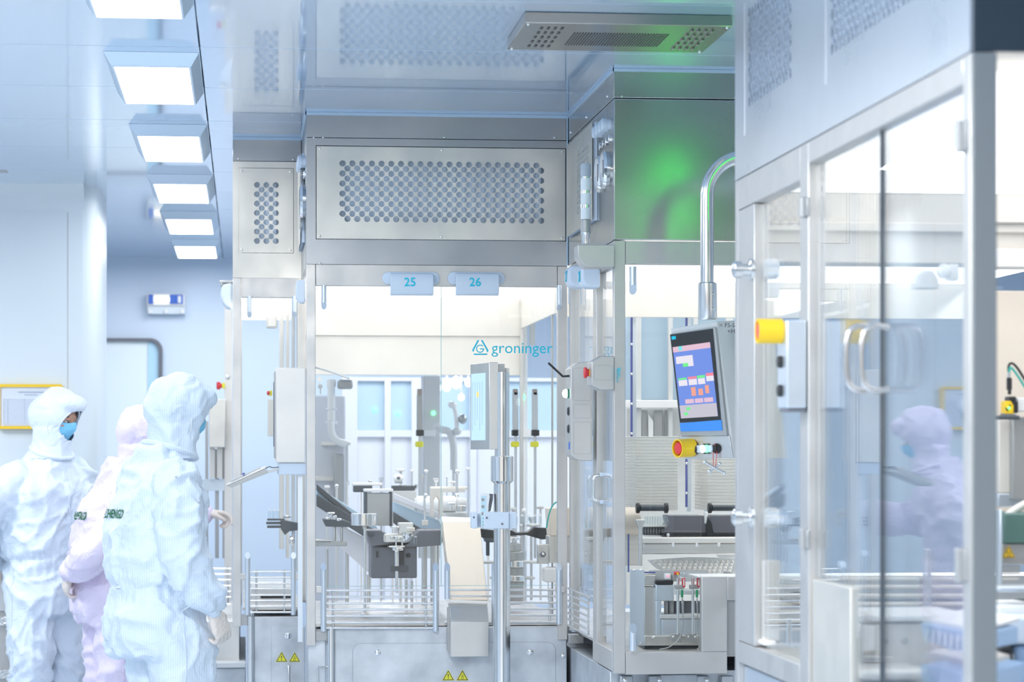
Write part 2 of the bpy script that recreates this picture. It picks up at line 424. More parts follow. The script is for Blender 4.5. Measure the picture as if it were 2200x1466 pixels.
# ================================================================== MACHINE MODULES
def perf(name, m, parent, O, U, V, w, h, hx, hz, nx, ny, sp, r, th=.003, par=0):
    """plate O..O+U*w+V*h with staggered holes, lattice starting at (hx,hz) with half pitch sp"""
    O, U, V = Vector(O), Vector(U), Vector(V); N = U.cross(V)
    k = MB()
    P = lambda u, v, d=0: O + U * u + V * v + N * d
    su, sv = sp
    def tri(a): k.face(k.vs([P(*q) for q in a]))
    L, Rr, Bq, T = hx - su, hx + nx * su, hz - sv, hz + ny * sv
    for i in range(-1, nx + 1):
        for j in range(-1, ny + 1):
            u, v = hx + i * su, hz + j * sv
            inside = 0 <= i < nx and 0 <= j < ny
            if (i + j) % 2 == par:
                if inside:
                    n = 12
                    cir = [(u + r * cos(2 * pi * q / n), v + r * sin(2 * pi * q / n)) for q in range(n)]
                    dia = []
                    for q in range(n):
                        a = 2 * pi * q / n; cx_, sy_ = cos(a), sin(a); s_ = 1 / (abs(cx_) / su + abs(sy_) / sv)
                        dia.append((u + cx_ * s_, v + sy_ * s_))
                    a = k.vs([P(*c) for c in cir]); d = k.vs([P(*c) for c in dia]); e = k.vs([P(*c, -th) for c in cir])
                    for q in range(n):
                        z = (q + 1) % n
                        k.face([d[q], d[z], a[z], a[q]]); k.face([a[q], a[z], e[z], e[q]])
                else:   # half / quarter diamonds on the border
                    c = [(u - su, v), (u, v + sv), (u + su, v), (u, v - sv)]
                    c = [(min(max(x, L), Rr), min(max(y, Bq), T)) for x, y in c]
                    c2 = []
                    for q in c:
                        if q not in c2: c2.append(q)
                    if (i in (-1, nx)) and (j in (-1, ny)): continue
                    if len(c2) >= 3: tri(c2)
    # corners of the lattice rectangle whose diamond is missing
    for i, j in ((-1, -1), (-1, ny), (nx, -1), (nx, ny)):
        u, v = hx + i * su, hz + j * sv; du = su if i < 0 else -su; dv = sv if j < 0 else -sv
        if (i + j) % 2 == par: tri([(u, v), (u + du, v), (u, v + dv)])
    for (a, b, c, d) in ((0, w, 0, Bq), (0, w, T, h), (0, L, Bq, T), (Rr, w, Bq, T)):
        tri([(a, c), (b, c), (b, d), (a, d)])
    return k.build(name, m, parent)
FILT = mat('pleated_filter', (.72, .82, .95), .45)
def pleats(k, O, U, V, w, h, n):
    O, U, V = Vector(O), Vector(U), Vector(V); N = U.cross(V)
    for i in range(n):
        a = w * i / n; b = w * (i + .5) / n; c = w * (i + 1) / n
        for (p, q, d0, d1) in ((a, b, 0, .012), (b, c, .012, 0)):
            k.quad([O + U * p + N * d0, O + U * q + N * d1, O + U * q + V * h + N * d1, O + U * p + V * h + N * d0])
def screws(parent, pts, n=(0, -1, 0), r=.005, name='screw'):
    for p in pts:
        MB().lathe(p, [(r, -.001), (r, .002), (r * .7, .004), (0.0005, .0045)], n, 12).build(name, CHROME, parent)
def angled_tube(parent, px, y0, y1, Y, rp=5.5, cut='top', m=ALU, name='guard_tube'):
    """aluminium tube whose end is cut at a slant towards the viewer"""
    r = R(rp, Y); a, b = W(px, y0, Y - r), W(px, y1, Y - r); k = MB(); n = 16
    top, bot = a.z, b.z
    A, B_ = [], []
    for i in range(n):
        t = 2 * pi * i / n; x, y = r * cos(t), r * sin(t)
        A.append((a.x + x, a.y + y, top + ((y - r) * 1.3 if cut == 'top' else 0)))
        B_.append((a.x + x, a.y + y, bot + ((r - y) * 1.3 if cut == 'bot' else 0)))
    va, vb = k.vs(A), k.vs(B_)
    for i in range(n): k.face([va[i], va[(i + 1) % n], vb[(i + 1) % n], vb[i]])
    k.face(va[::-1]); k.face(vb)
    return k.build(name, m, parent)
def rodrail(parent, x0, x1, ys_, Y, vx, rp=2.6):
    for y in ys_:
        MB().cyl(W(x0, y, Y), W(x1, y, Y), R(rp, Y), seg=10).build('guard_rod', SATIN, parent)
    for x in vx:
        MB().cyl(W(x, ys_[0] - 4, Y + .008), W(x, ys_[-1] + 2, Y + .008), R(rp, Y), seg=10).build('guard_upright', SATIN, parent)
def warn(px, py, Y, s, parent=None, sym='!', N=None, label='', org=None):
    """yellow triangle with black border, sits on a surface facing -Y"""
    p = org or W(px, py, Y); k = MB()
    h = s * .87
    o = [(p.x - s / 2, p.y, p.z), (p.x + s / 2, p.y, p.z), (p.x, p.y, p.z + h)]
    t = thing('warning_sticker', label, 'warning sign', p, 'yellow triangular warning stickers')
    c = Vector((p.x, p.y, p.z + h / 3))
    def sc(f, d): return [c + (Vector(q) - c) * f + Vector((0, d, 0)) for q in o]
    MB().prism(sc(1.12, -.0006), (0, .0007, 0)).build('sticker_edge', YELB if sym != 'hot' else YEL, t)
    MB().prism(sc(1.0, -.0012), (0, .0005, 0)).build('sticker_border', BLKINK, t)
    MB().prism(sc(.80, -.0018), (0, .0005, 0)).build('sticker_field', YELB if sym != 'hot' else YEL, t)
    k = MB(); y = p.y - .0022
    if sym == '!':
        k.prism([(p.x - s * .05, y, p.z + h * .62), (p.x + s * .05, y, p.z + h * .62), (p.x + s * .025, y, p.z + h * .28), (p.x - s * .025, y, p.z + h * .28)], (0, .0005, 0))
        k.cyl((p.x, y, p.z + h * .19), (p.x, y + .0005, p.z + h * .19), s * .045, seg=10)
    elif sym == 'hot':
        for dx in (-.13, 0, .13):
            k.tube([(p.x + s * (dx + .03 * (-1) ** i), y, p.z + h * (.2 + .1 * i)) for i in range(5)], s * .018, 6, smooth=1)
        k.box(p.x - s * .22, p.x + s * .22, y, y + .0005, p.z + h * .12, p.z + h * .15)
    else:
        for dz, rr in ((.24, .11), (.46, .075)):
            k.tube([(p.x + s * rr * cos(a), y, p.z + h * dz + s * rr * sin(a)) for a in [2 * pi * i / 14 for i in range(14)]], s * .016, 6, closed=True)
    k.build('pictogram', BLKINK, t)
    return t
def side_outfit(t, X, y0, y1, first):
    """perforated service panel, two round gauges and four cable stubs on a -X facing side"""
    # y0 near end, y1 far end
    L = y1 - y0
    perf('perforated_panel', PLATE, t, (X - .018, y1 - .08, 2.27), (0, -1, 0), (0, 0, 1), L * .62, .35, L * .27, .07, 17, 12, (.019, .0193), .0125, par=0)
    k = MB(); pleats(k, (X - .001, y1 - .08, 2.27), (0, -1, 0), (0, 0, 1), L * .62, .35, 24); k.build('filter_pleats', FILT, t)
    for yy in (y0 + .10, y0 + .235):
        g = MB().lathe((X, yy, 2.42), [(.062, 0), (.066, .012), (.060, .022), (.056, .022), (.056, .014), (0, .014)], (-1, 0, 0)).build('gauge', CHROME, t)
        MB().cyl((X - .0145, yy, 2.42), (X - .016, yy, 2.42), .055, seg=24).build('gauge_face', WHITE, g)
        MB().box(X - .018, X - .0165, yy - .002, yy + .002, 2.395, 2.455).build('needle', BLKINK, g)
    for q in range(4):
        yy = y0 + .04 + q * .075
        MB().lathe((X, yy, 2.57), [(.018, 0), (.018, .016), (.021, .016), (.021, .028), (.015, .033)], (-1, 0, 0), 16).build('cable_gland', WHITEP, t)
        MB().lathe((X, yy, 2.52), [(.014, 0), (.014, .006), (.01, .009)], (-1, 0, 0), 16).build('button', CHROME, t)

# ---------------- module B (left, farther back)
tB = thing('filling_machine', 'left filling machine cabinet, narrow glazed bay with small perforated vent', 'machine', (.1, YB, 0), 'glazed filling machine cabinets')
xb0, xb1 = W(500, 970, YB).x, XA0 - .001
MB().box(xb0, xb1, YB, 13.4, HB, HC - .002).build('top_band', SHEETA, tB, .002)
MB().box(xb0, xb1, YB - .005, YB, HC - .012, HC - .0005).build('sealant_bead', SEAL, tB)
k = MB(); y = YB - .006
a, b = W(513, 543, YB), W(630, 363, YB)
k.box(xb0, a.x - .002, y, y + .02, HH, HB - .002); k.box(b.x + .002, xb1, y, y + .02, HH, HB - .002)
k.box(a.x - .002, b.x + .002, y, y + .02, HH, a.z - .002); k.box(a.x - .002, b.x + .002, y, y + .02, b.z + .002, HB - .002)
k.box(xb0, xb1, y + .06, 13.4, HH, HB - .002)
k.build('upper_housing', PLATE, tB)
hu, hz = W(549, 518, YB), W(549, 394, YB)
perf('perforated_panel', PLATE, tB, (a.x, YB - .005, a.z), (1, 0, 0), (0, 0, 1), b.x - a.x, b.z - a.z, hu.x - a.x + .006, hu.z - a.z, 5, 13, (.0193, .0193), .0125)
k = MB(); pleats(k, (a.x, YB + .03, a.z), (1, 0, 0), (0, 0, 1), b.x - a.x, b.z - a.z, 8); k.build('filter_pleats', FILT, tB)
screws(tB, [(a.x + .012, YB - .005, a.z + .012), (b.x - .012, YB - .005, a.z + .012), (a.x + .012, YB - .005, b.z - .012), (b.x - .012, YB - .005, b.z - .012), W(512, 341, YB), W(630, 343, YB)])
fbx('post', FRAME, tB, [(500, 597, 518, 1347)], YB - .005, .036)
fbx('header_beam', FRAME, tB, [(518.5, 597, 643, 640)], YB - .003, .036)
MB().box(xb0, xb1, YB + .05, 13.3, HD + .045, HD + .06).build('light_panel', CABL, tB)
k = MB()
for y in (11.7, 12.6, 13.35):
    k.box(xb0, xb0 + .036, y, y + .036, .75, HH)
k.build('rear_post', FRAME, tB, .002)
MB().box(xb0 + .01, xb0 + .016, YB + .04, 13.35, .9, HD).build('side_pane', GLASS, tB)
MB().box(W(519, 970, YB).x, W(650, 970, YB).x, YB + .005, YB + .011, W(575, 1265, YB).z, HD).build('glass_door', GLASS, tB)
for px in (536, 632):
    angled_tube(tB, px, 636, 683, YB, 5, 'bot')
for px in (532, 630.5): angled_tube(tB, px, 1187, 1322, YB - .004, 5.5)
rodrail(tB, 538, 626, [1229, 1241, 1254, 1265, 1279, 1291, 1303, 1316], YB - .01, [551, 611], 2.2)
fbx('rail_bracket', FRAME, tB, [(516, 1233, 536, 1246), (624, 1233, 645, 1246)], YB - .02, .02)
k = MB(); k.box(W(545, 0, YB).x, XA0 - .004, YB + .01, YB + 2.6, .04, W(600, 1326, YB).z)
k.build('base_cabinet', BASE, tB, .003)
MB().cyl(W(539, 1325, YB), (W(539, 1325, YB).x, YB, 0), R(8, YB), seg=16).build('pipe_leg', SATIN, tB)
fbx('access_plate', BASE, tB, [(583, 1348, 655, 1540)], YB + .006, .004)
screws(tB, [W(619, 1366, YB + .004)], r=.014, name='quarter_turn_lock')
MB().tube([W(620, 1432, YB + .005), W(620, 1432, YB - .04), W(620, 1560, YB - .04), W(620, 1560, YB + .005)], R(3, YB), 10, smooth=1).build('handle', SATIN, tB)
fbx('foot_block', GREY, tB, [(516, 1322, 540, 1344)], YB, .06)
# hatch seen between posts: table inside
MB().box(xb0 + .04, xb1, YB + .05, 13.2, .79, .80).build('table_top', STEEL, tB)

# ---------------- machine further back, seen left of module B
tZ = thing('filling_machine', 'farthest filling machine cabinet, only its edge shows left of the left bay', 'machine', (-.1, 12.9, 0), 'glazed filling machine cabinets')
Y = 13.6
fbx('post', CREAM, tZ, [(482, 640, 499, 1335)], Y, .04)
fbx('side_cabinet', PLATE, tZ, [(449, 858, 484, 962)], Y - .1, .1, .004)
fbx('panel_column', GREY, tZ, [(441, 905, 447, 1200), (462, 965, 470, 1200), (478, 960, 486, 1200)], Y + .02, .05)
fbx('cross_beam', WALLM, tZ, [(430, 1030, 484, 1055)], Y, .04)
fbx('cabinet_door', mat('beige_door', (.72, .70, .66), .4, .3), tZ, [(450, 960, 462, 1028), (466, 962, 478, 1028)], Y - .02, .03)
fbx('base_cabinet', STEEL, tZ, [(440, 1335, 515, 1424)], YB + .3, 1.5, .004)
fbx('base_shelf', LGREY, tZ, [(440, 1424, 528, 1436)], YB + .2, 1.5, .004)
fbx('lower_cabinet', BASE, tZ, [(440, 1436, 528, 1700)], YB + .25, 1.5, .004)
rodrail(tZ, 440, 496, [1222, 1234, 1246, 1259, 1271, 1283, 1298], YB + .8, [489], 2.4)
MB().lathe(W(479, 829, Y), [(.012, 0), (.012, .012), (.020, .014), (.021, .03), (.016, .034)], (-1, 0, 0), 16).build('stop_button', RED, tZ)
fbx('stop_collar', YELB, tZ, [(477, 823, 483, 835)], Y - .02, .03, .003)
screws(tZ, [W(489, 811, Y - .002)], r=.012)
t = thing('door_sensor', 'white rounded door light hanging at the corridor edge of the left bay', 'sensor', W(486, 640, 12.6))
k = MB(); k.prism([W(x, y, 12.5) for x, y in ((477, 612), (498, 606), (498, 662), (486, 661), (478, 650), (474, 632))], (0, .2, 0)); k.build('cover', WHITEP, t, .01, seg=3)
fbx('bracket', GREY, t, [(472, 603, 500, 608), (474, 607, 478, 614)], 12.5, .1)

# ---------------- module A (centre)
tA = thing('filling_machine', 'central filling machine cabinet with wide perforated grille and maker name on its glass', 'machine', (.74, YA, 0), 'glazed filling machine cabinets')
YE = 11.4
MB().box(XA0, XA1, YA, YE + .1, HB + .002, HC - .002).build('top_band', SHEETA, tA, .002)
MB().box(XA0 - .004, XA1, YA - .005, YA, HC - .012, HC - .0005).build('sealant_bead', SEAL, tA)
MB().box(XA0 - .005, XA0, YA - .005, YB - .01, HC - .012, HC - .0005).build('sealant_bead', SEAL, tA)
MB().box(XA1 - .004, XA1 + .001, YA - .009, YA - .0065, HH, HC).build('corner_bead', SEAL, tA)
a, b = W(680, 513, YA), W(1214, 321, YA)
k = MB(); y = YA - .006
k.box(XA0, a.x - .003, y, y + .02, HH, HB); k.box(b.x + .003, XA1, y, y + .02, HH, HB)
k.box(a.x - .003, b.x + .003, y, y + .02, HH, a.z - .003); k.box(a.x - .003, b.x + .003, y, y + .02, b.z + .003, HB)
k.box(XA0, XA1, YA + .08, YE + .1, HH, HB); k.box(XA0, XA0 + .01, y + .021, YA + .079, HH, HB)
k.build('upper_housing', SHEETA, tA)
q0 = W(736, 466, YA)
perf('perforated_panel', PLATE, tA, (a.x, YA - .005, a.z), (1, 0, 0), (0, 0, 1), b.x - a.x, b.z - a.z, q0.x - a.x, q0.z - a.z - .008, 42, 12, (.01868, .0193), .0121, par=1)
k = MB(); pleats(k, (a.x, YA + .035, a.z), (1, 0, 0), (0, 0, 1), b.x - a.x, b.z - a.z, 26); k.build('filter_pleats', FILT, tA)
sc = []
for x in (a.x + .012, (a.x + b.x) / 2, b.x - .012):
    sc += [(x, YA - .005, a.z + .01), (x, YA - .005, b.z - .01)]
for px in (674, 694, 954, 1191): sc.append(W(px, 296, YA))
sc.append(W(688, 567, YA - .006))
screws(tA, sc)
side_outfit(tA, XA0, YA + .03, YB - .02, 0)
zb_ = HP
px_l, px_r = W(678, 970, YA).x, XA1
MB().box(XA0, px_l, YA - .004, YA + .034, zb_, HH).build('post', FRAME, tA, .002)
MB().box(XA1 - .038, XA1, YA - .004, YA + .034, .72, HH - .001).build('post', FRAME, tA, .002)
MB().box(px_l + .001, XA1 - .039, YA - .002, YA + .034, HD, HH).build('header_beam', FRAME, tA, .002)
MB().box(XA0 + .02, XA1 - .01, YA + .06, YE, 2.134, 2.15).build('light_panel', CABL, tA)
MB().box(XA0, XA1, YE, YE + .02, 1.965, 2.134).build('rear_skirt', CREAM, tA, .002)
MB().box(XA0, XA1, YE + .012, YE + .03, 1.79, 2.09).build('rear_panel', CREAM, tA, .002)
k = MB(); k.box(XA1 - .012, XA1 - .004, YA + .3, YE, 2.0, 2.134); k.build('side_skirt', CREAM, tA, .002)
for x, w_ in ((XA0, .034), (XA1 - .016, .014)): MB().box(x, x + w_, YE - .02, YE + .014, .78, 2.13).build('rear_post', FRAME, tA, .002)
MB().box(XA1 - .010, XA1 - .004, 10.25, 10.27, .78, 2.13).build('side_strip', GREY, tA)
MB().box(XA1 - .012, XA1 - .004, 10.0, 10.06, .78, 2.13).build('side_strip', CREAM, tA)
gx = W(948, 970, YA).x
zg = W(950, 1259, YA).z
for x0, x1 in ((px_l + .002, gx - .001), (gx + .001, XA1 - .04)):
    MB().box(x0, x1, YA + .004, YA + .012, zg, HD - .002).build('glass_door', GLASS, tA)
MB().box(gx - .0012, gx + .0012, YA + .003, YA + .013, zg, HD - .002).build('glass_seam', GEDGE, tA)
MB().box(px_l + .002, XA1 - .04, YA + .004, YA + .012, zg - .002, zg).build('glass_bottom_edge', GEDGE, tA)
for px, y1 in ((696, 665), (1201.5, 669)): angled_tube(tA, px, 613, y1, YA, 5.5, 'bot')
for px, y0, y1 in ((695, 1210, 1357), (936, 1210, 1357), (961, 1210, 1288), (1062, 1210, 1345), (1201, 1210, 1342)):
    angled_tube(tA, px, y0, y1, YA - .006, 6.3)
rodrail(tA, 701, 930, [1269, 1283, 1297, 1310, 1324, 1338, 1350], YA - .012, [715.5, 915.5])
rodrail(tA, 966, 1195, [1268, 1281.5], YA - .012, [])
rodrail(tA, 1056, 1195, [1295.5, 1309, 1322.5, 1337], YA - .012, [])
rodrail(tA, 1181, 1181.2, [1268, 1337], YA - .012, [1181])
fbx('rail_bracket', FRAME, tA, [(679, 1260, 699, 1275), (1195, 1260, 1214, 1274)], YA - .025, .02)
k = MB(); k.box(W(700, 0, YA).x, XA1 + .0, YA + .012, YE, .06, HT - .003); k.build('base_cabinet', BASE, tA, .004)
MB().box(px_l, XA1, YA + .04, YE, HT, HT + .012).build('table_top', STEEL, tA)
MB().cyl((W(711, 0, YA).x, YA - .002, HT - .002), (W(711, 0, YA).x, YA - .002, 0), R(9, YA), seg=18).build('pipe_leg', SATIN, tA)
# rounded inset plate on base
pl, pr = W(758, 1384, YA), W(1194, 1384, YA)
MB().prism(rrect(pl.x, pr.x, .2, pl.z, .03, YA + .0045), (0, .006, 0)).build('access_plate', BASE, tA, .001)
screws(tA, [W(811.5, 1403, YA + .004), W(1139.5, 1402, YA + .004)], r=.012, name='quarter_turn_lock')
screws(tA, [W(1210, 1410, YA + .004)], r=.008)
k = MB(); k.tube([W(704, 1434, YA + .01), W(686, 1434, YA - .01), W(683, 1440, YA - .01), W(683, 1560, YA - .01)], R(2.5, YA), 10); k.build('handle', SATIN, tA)
fbx('foot_block', GREY, tA, [(678, 1357, 706, 1378)], YA, .06)
k = MB(); k.fb(661, 1352, 700, 1700, YA + .05, .4); k.build('corner_cabinet', BASE, tA, .003)
# maker name and logo printed on the glass
yy = YA + .0025
o = W(1056, 759, yy); text('groninger', R(34.5, YA), o, (1, 0, 0), (0, 0, 1), CYANINK, tA, 'maker_name', .0003, sx=.99)
def P2(x, y): return W(x, y, yy)
k = MB()
def bar(pts): k.prism([P2(*p) for p in pts], (0, .0006, 0))
bar([(1026, 731), (1030, 731), (1019, 751), (1017.5, 757), (1014, 753)])
bar([(1033, 731), (1037, 731), (1050, 754), (1046.5, 758), (1044.5, 751)])
bar([(1016.5, 760), (1048, 760), (1046, 763), (1018.5, 763)])
k.tube([P2(1031.5 + 7.7 * cos(a), 749.5 - 7.7 * sin(a)) for a in [radians(40 + 320 * i / 18) for i in range(19)]], R(1.2, YA), 6)
k.tube([P2(1031, 750), P2(1039.3, 750)], R(1.2, YA), 6)
k.build('maker_logo', CYANINK, tA)
for (x, y) in ((963, 1460), (993, 1460)):
    pass
warn(963, 1462, YA + .003, R(24, YA), sym='!', label='yellow exclamation warning triangle low on the central machine base')
warn(993.5, 1462, YA + .003, R(24, YA), sym='8', label='yellow gear warning triangle low on the central machine base')
warn(605, 1422, YB + .005, R(23, YB), sym='!', label='yellow exclamation warning triangle on the left machine base')
warn(633, 1422, YB + .005, R(22, YB), sym='8', label='yellow gear warning triangle on the left machine base')

# ---------------- module C (right of centre, nearer)
tC = thing('filling_machine', 'machine cabinet right of centre with plain dark steel top and open lower window', 'machine', (1.6, YC, 0), 'glazed filling machine cabinets')
XC0, XC1, YCE = XA1 + .003, 2.95, 11.2
k = MB()
k.box(XC0, XC1, YC, YCE, HB, HC - .002); k.build('top_band', SHEET, tC, .002)
MB().box(XC0 - .004, XC1, YC - .005, YC, HC - .011, HC - .0005).build('sealant_bead', SEAL, tC)
MB().box(XC0 - .005, XC0, YC - .005, YA - .01, HC - .011, HC - .0005).build('sealant_bead', SEAL, tC)
k = MB()
k.box(XC0, XC1, YC - .003, YCE, HH, HB - .003); k.build('upper_housing', SHEET, tC, .003)
screws(tC, [W(1336, 208, YC - .001)])
screws(tC, [(XC0, y, HB + .025) for y in (9.75, 9.3, 8.75)], (-1, 0, 0))
side_outfit(tC, XC0, YC + .04, YA - .02, 0)
cx1 = W(1343, 970, YC).x
MB().box(XC0, cx1, YC - .006, YC + .034, .695, HH - .002).build('post', FRAME, tC, .002)
MB().box(cx1 + .001, XC1, YC - .002, YC + .034, HD, HH - .003).build('header_beam', FRAME, tC, .002)
MB().box(XC0, XC0 + .036, YC + .035, YA - .04, HD, HH - .003).build('side_beam', FRAME, tC, .002)
MB().box(XC0 + .03, XC1, YC + .05, YCE, 2.134, 2.15).build('light_panel', CABL, tC)
MB().box(XC0, XC1, 10.2, 10.22, 1.99, 2.134).build('rear_skirt', CREAM, tC, .002)
for y0, y1 in ((9.03, 9.12), (9.76, 9.80)): MB().box(XC0, XC0 + .036, y0, y1, .76, HD).build('side_post', FRAME, tC, .002)
MB().box(XC0 + .012, XC0 + .020, YC + .035, 9.03, .80, HD).build('side_door', GLASS, tC)
MB().box(XC0 + .012, XC0 + .020, 9.12, 9.76, .9, HD).build('side_door', GLASS, tC)
k = MB(); k.box(XC0 - .001, XC0 + .036, YC + .035, 9.12, .70, .77); k.build('side_sill', FRAME, tC, .002)
# front lower frame
s = W(1507, 1400, YC); z0, z1 = W(1450, 1449, YC).z, W(1450, 1401, YC).z
xr = W(1562, 1290, YC).x
k = MB(); k.box(cx1 + .001, xr, YC - .004, YC + .034, z0, z1); k.box(s.x, xr, YC - .004, YC + .034, z1, W(1540, 1240, YC).z)
k.box(xr, 2.95, YC - .004, YC + .034, W(1570, 1290, YC).z, W(1540, 1240, YC).z)
k.build('lower_frame', FRAME, tC, .002)
MB().box(s.x, 2.95, YC + .034, YC + .25, W(1540, 1240, YC).z - .006, W(1540, 1240, YC).z - .001).build('shelf_plate', WHITE, tC, .002)
MB().box(xr, 2.9, YC + .02, YC + .04, W(1570, 1408, YC).z, W(1570, 1290, YC).z).build('recessed_panel', GREY, tC, .002)
MB().box(cx1, s.x + .0, YC + .006, YC + .012, z1 + .005, HD).build('front_pane', GLASS, tC)
MB().box(s.x, 2.9, YC + .006, YC + .012, W(1540, 1240, YC).z, HD).build('front_pane', GLASS, tC)
angled_tube(tC, 1360, 573, 633, YC, 8, 'bot'); angled_tube(tC, 1360, 1340, 1399, YC - .01, 8)
k = MB()
k.fb(1418, 1450, 1500, 1700, YC + .12, .5)
for x in (1346, 1406, 1510, 1562): k.fb(x - 12, 1453, x + 14, 1640, YC + .10, .03)
k.box(XC0 + .01, XC1, YC + .16, YCE, .05, .69); k.build('base_cabinet', BASE, tC, .003)
screws(tC, [W(x, 1462, YC + .09) for x in (1343, 1417, 1519)], r=.007)
MB().box(XC0 + .04, XC1, YC + .06, YCE, .745, .755).build('table_top', STEEL, tC)
# guard rods on the side
for i in range(7):
    z = .925 - i * .0235
    MB().cyl((XC0 - .012, 9.14, z), (XC0 - .012, 9.72, z), .0045, seg=10).build('guard_rod', SATIN, tC)
for yv in (9.2, 9.66): MB().cyl((XC0 - .006, yv, .93), (XC0 - .006, yv, .78), .004, seg=8).build('guard_upright', SATIN, tC)
angled_tube(tC, 1233, 1262, 1358, YA - .03, 6)
# pointed corner guards
for nm, pts in (('corner_guard', [(1223, 617), (1252, 617), (1252, 652), (1237, 666), (1223, 652)]), ('corner_guard', [(1225, 1264), (1225, 1227), (1238.5, 1210), (1252, 1227), (1252, 1264)])):
    k = MB(); k.prism([W(x, y, YA - .05) for x, y in pts], (0, .03, 0)); k.build(nm, WHITEP, tC, .003)
fbx('hinge_block', GREY, tC, [(1222, 1364, 1255, 1384)], YA - .03, .06, .003)
# D handles on the side door
for dx, YY in ((0, 8.98), (-10, 9.35)):
    x0, x1 = W(1275 + dx, 1, YY).x, W(1314 + dx, 1, YY).x; zt, zb = W(1290, 1021, YY).z, W(1290, 1078, YY).z; r = .018
    MB().tube([(x0 + r, YY, zt), (x1 - r, YY, zt), (x1 - r * .3, YY, zt - r * .3), (x1, YY, zt - r), (x1, YY, zb + r), (x1 - r * .3, YY, zb + r * .3), (x1 - r, YY, zb), (x0 + r, YY, zb), (x0 + r * .3, YY, zb + r * .3), (x0, YY, zb + r), (x0, YY, zt - r), (x0 + r * .3, YY, zt - r * .3)], .0055, 10, closed=True).build('door_handle', SATIN, tC)
for y in (1020, 1079): MB().fb(1290, y - 4, 1298, y + 4, 8.97, .03).build('handle_clip', WHITEP, tC, .002)
text('groninger', .07, (XC0 + .010, 8.78, 1.70), (0, -1, 0), (0, 0, 1), CYANINK, tC, 'maker_name', .0003)

# ---------------- module D (right foreground)
tD = thing('filling_machine', 'foreground filling machine cabinet on the right, its glazed side running away from view', 'machine', (XD, 5.6, 0), 'glazed filling machine cabinets')
D0, D1, XD1 = 4.48, 6.69, 3.2
MB().box(XD, XD1, D0, D1, HB, HC - .002).build('top_band', SHEET, tD, .002)
k = MB()
k.box(XD + .006, XD1, D0 + .02, D1, HH + .002, HB); k.build('housing_core', GREY, tD)
def pz(px, py): q = WX(px, py, XD); return q
p1a, p1b = pz(1603, 1).y, pz(1714, 1).y
p2a, p2b = pz(1778, 1).y, pz(2003, 1).y
zpb = 2.272; zpt = 2.62
DSIDE = mat('foreground_steel_sheet', (.70, .74, .78), .30, 1, var=.08, vscale=2)
k = MB()
def wallrect(ya, yb, za, zb): k.box(XD - .006, XD + .005, min(ya, yb), max(ya, yb), za, zb)
wallrect(D0, D1, HH, zpb); wallrect(D0, D1, zpt, HB); wallrect(D1, p1a, zpb, zpt); wallrect(p1b, p2a, zpb, zpt); wallrect(p2b, D0, zpb, zpt)
k.build('upper_housing', DSIDE, tD)
L1 = p1a - p1b
perf('perforated_panel', DSIDE, tD, (XD - .004, p1a, zpb), (0, -1, 0), (0, 0, 1), L1, zpt - zpb, .06, .08, 27, 13, (.0193, .0193), .0122)
L2 = p2a - p2b
perf('perforated_panel', DSIDE, tD, (XD - .004, p2a, zpb), (0, -1, 0), (0, 0, 1), L2, zpt - zpb, .06, .07, 40, 13, (.0193, .0193), .0122)
k = MB(); pleats(k, (XD + .005 - .0, p1a, zpb), (0, -1, 0), (0, 0, 1), L1, zpt - zpb, 24); pleats(k, (XD + .005, p2a, zpb), (0, -1, 0), (0, 0, 1), L2, zpt - zpb, 40)
for v in k.b.verts: v.co.x = XD + .004 + (XD + .005 - v.co.x) * -.25
k.build('filter_pleats', FILT, tD)
MB().box(XD, XD1, D0 - .004, D0 + .018, HH, HC - .003).build('front_fascia', mat('dark_tinted_fascia', (.035, .055, .075), .25), tD, .002)  # unlit housing front, its shade put into the dark colour
# luminous ceiling
MB().box(XD + .05, XD1, D0 + .12, D1 - .05, 2.134, 2.15).build('light_panel', CABL, tD)
MB().box(XD, XD1, D1 - .04, D1 - .02, 1.95, 2.134).build('rear_skirt', CREAM, tD, .002)
def sidebox(name, m, ya, yb, za, zb, x0=XD - .006, x1=XD + .03, bev=.002):
    return MB().box(x0, x1, min(ya, yb), max(ya, yb), za, zb).build(name, m, tD, bev)
Yf = lambda px: pz(px, 1).y
sidebox('side_beam', FRAME, Yf(1724) + .001, D1 - .041, HD, HH - .002)
sidebox('side_beam', FRAME, D0 + .046, Yf(1742) - .002, HD + .03, HH - .002)
sidebox('post', FRAME, D1 - .04, D1, .0, HH - .002, x1=XD + .04)
zr1_ = .950
sidebox('door_stile', FRAME, Yf(1625), D1 - .042, zr1_ + .002, HD - .002)
sidebox('post', FRAME, Yf(1742), Yf(1724), .0, HH - .002, x1=XD + .035)
sidebox('post', FRAME, D0 - .002, D0 + .045, .0, HH - .002, x1=XD + .042)
zr0, zr1 = .895, .950
sidebox('side_sill', FRAME, Yf(1722), D1 - .042, zr0, zr1)
sidebox('base_panel', mat('base_blue_steel', (.62, .70, .78), .4, .9), D0 + .05, D1 - .045, .05, zr0 - .01, x0=XD + .01)
sidebox('side_panel', PLATE, Yf(1825), Yf(1743) , .60, 1.155, x0=XD + .002, x1=XD + .02)
MB().box(XD + .008, XD + .014, Yf(1722), Yf(1626), zr1 + .03, HD - .002).build('side_pane', GLASS, tD)
MB().box(XD + .008, XD + .014, Yf(1885) + .004, Yf(1744), .60, HD + .028).build('glass_door', GLASS, tD)
MB().box(XD + .008, XD + .014, D0 + .05, Yf(1885) - .004, .60, HD + .028).build('glass_door', GLASS, tD)
MB().box(XD + .006, XD + .016, Yf(1885) - .003, Yf(1885) + .003, .60, HD + .028).build('door_gasket', DARK, tD)
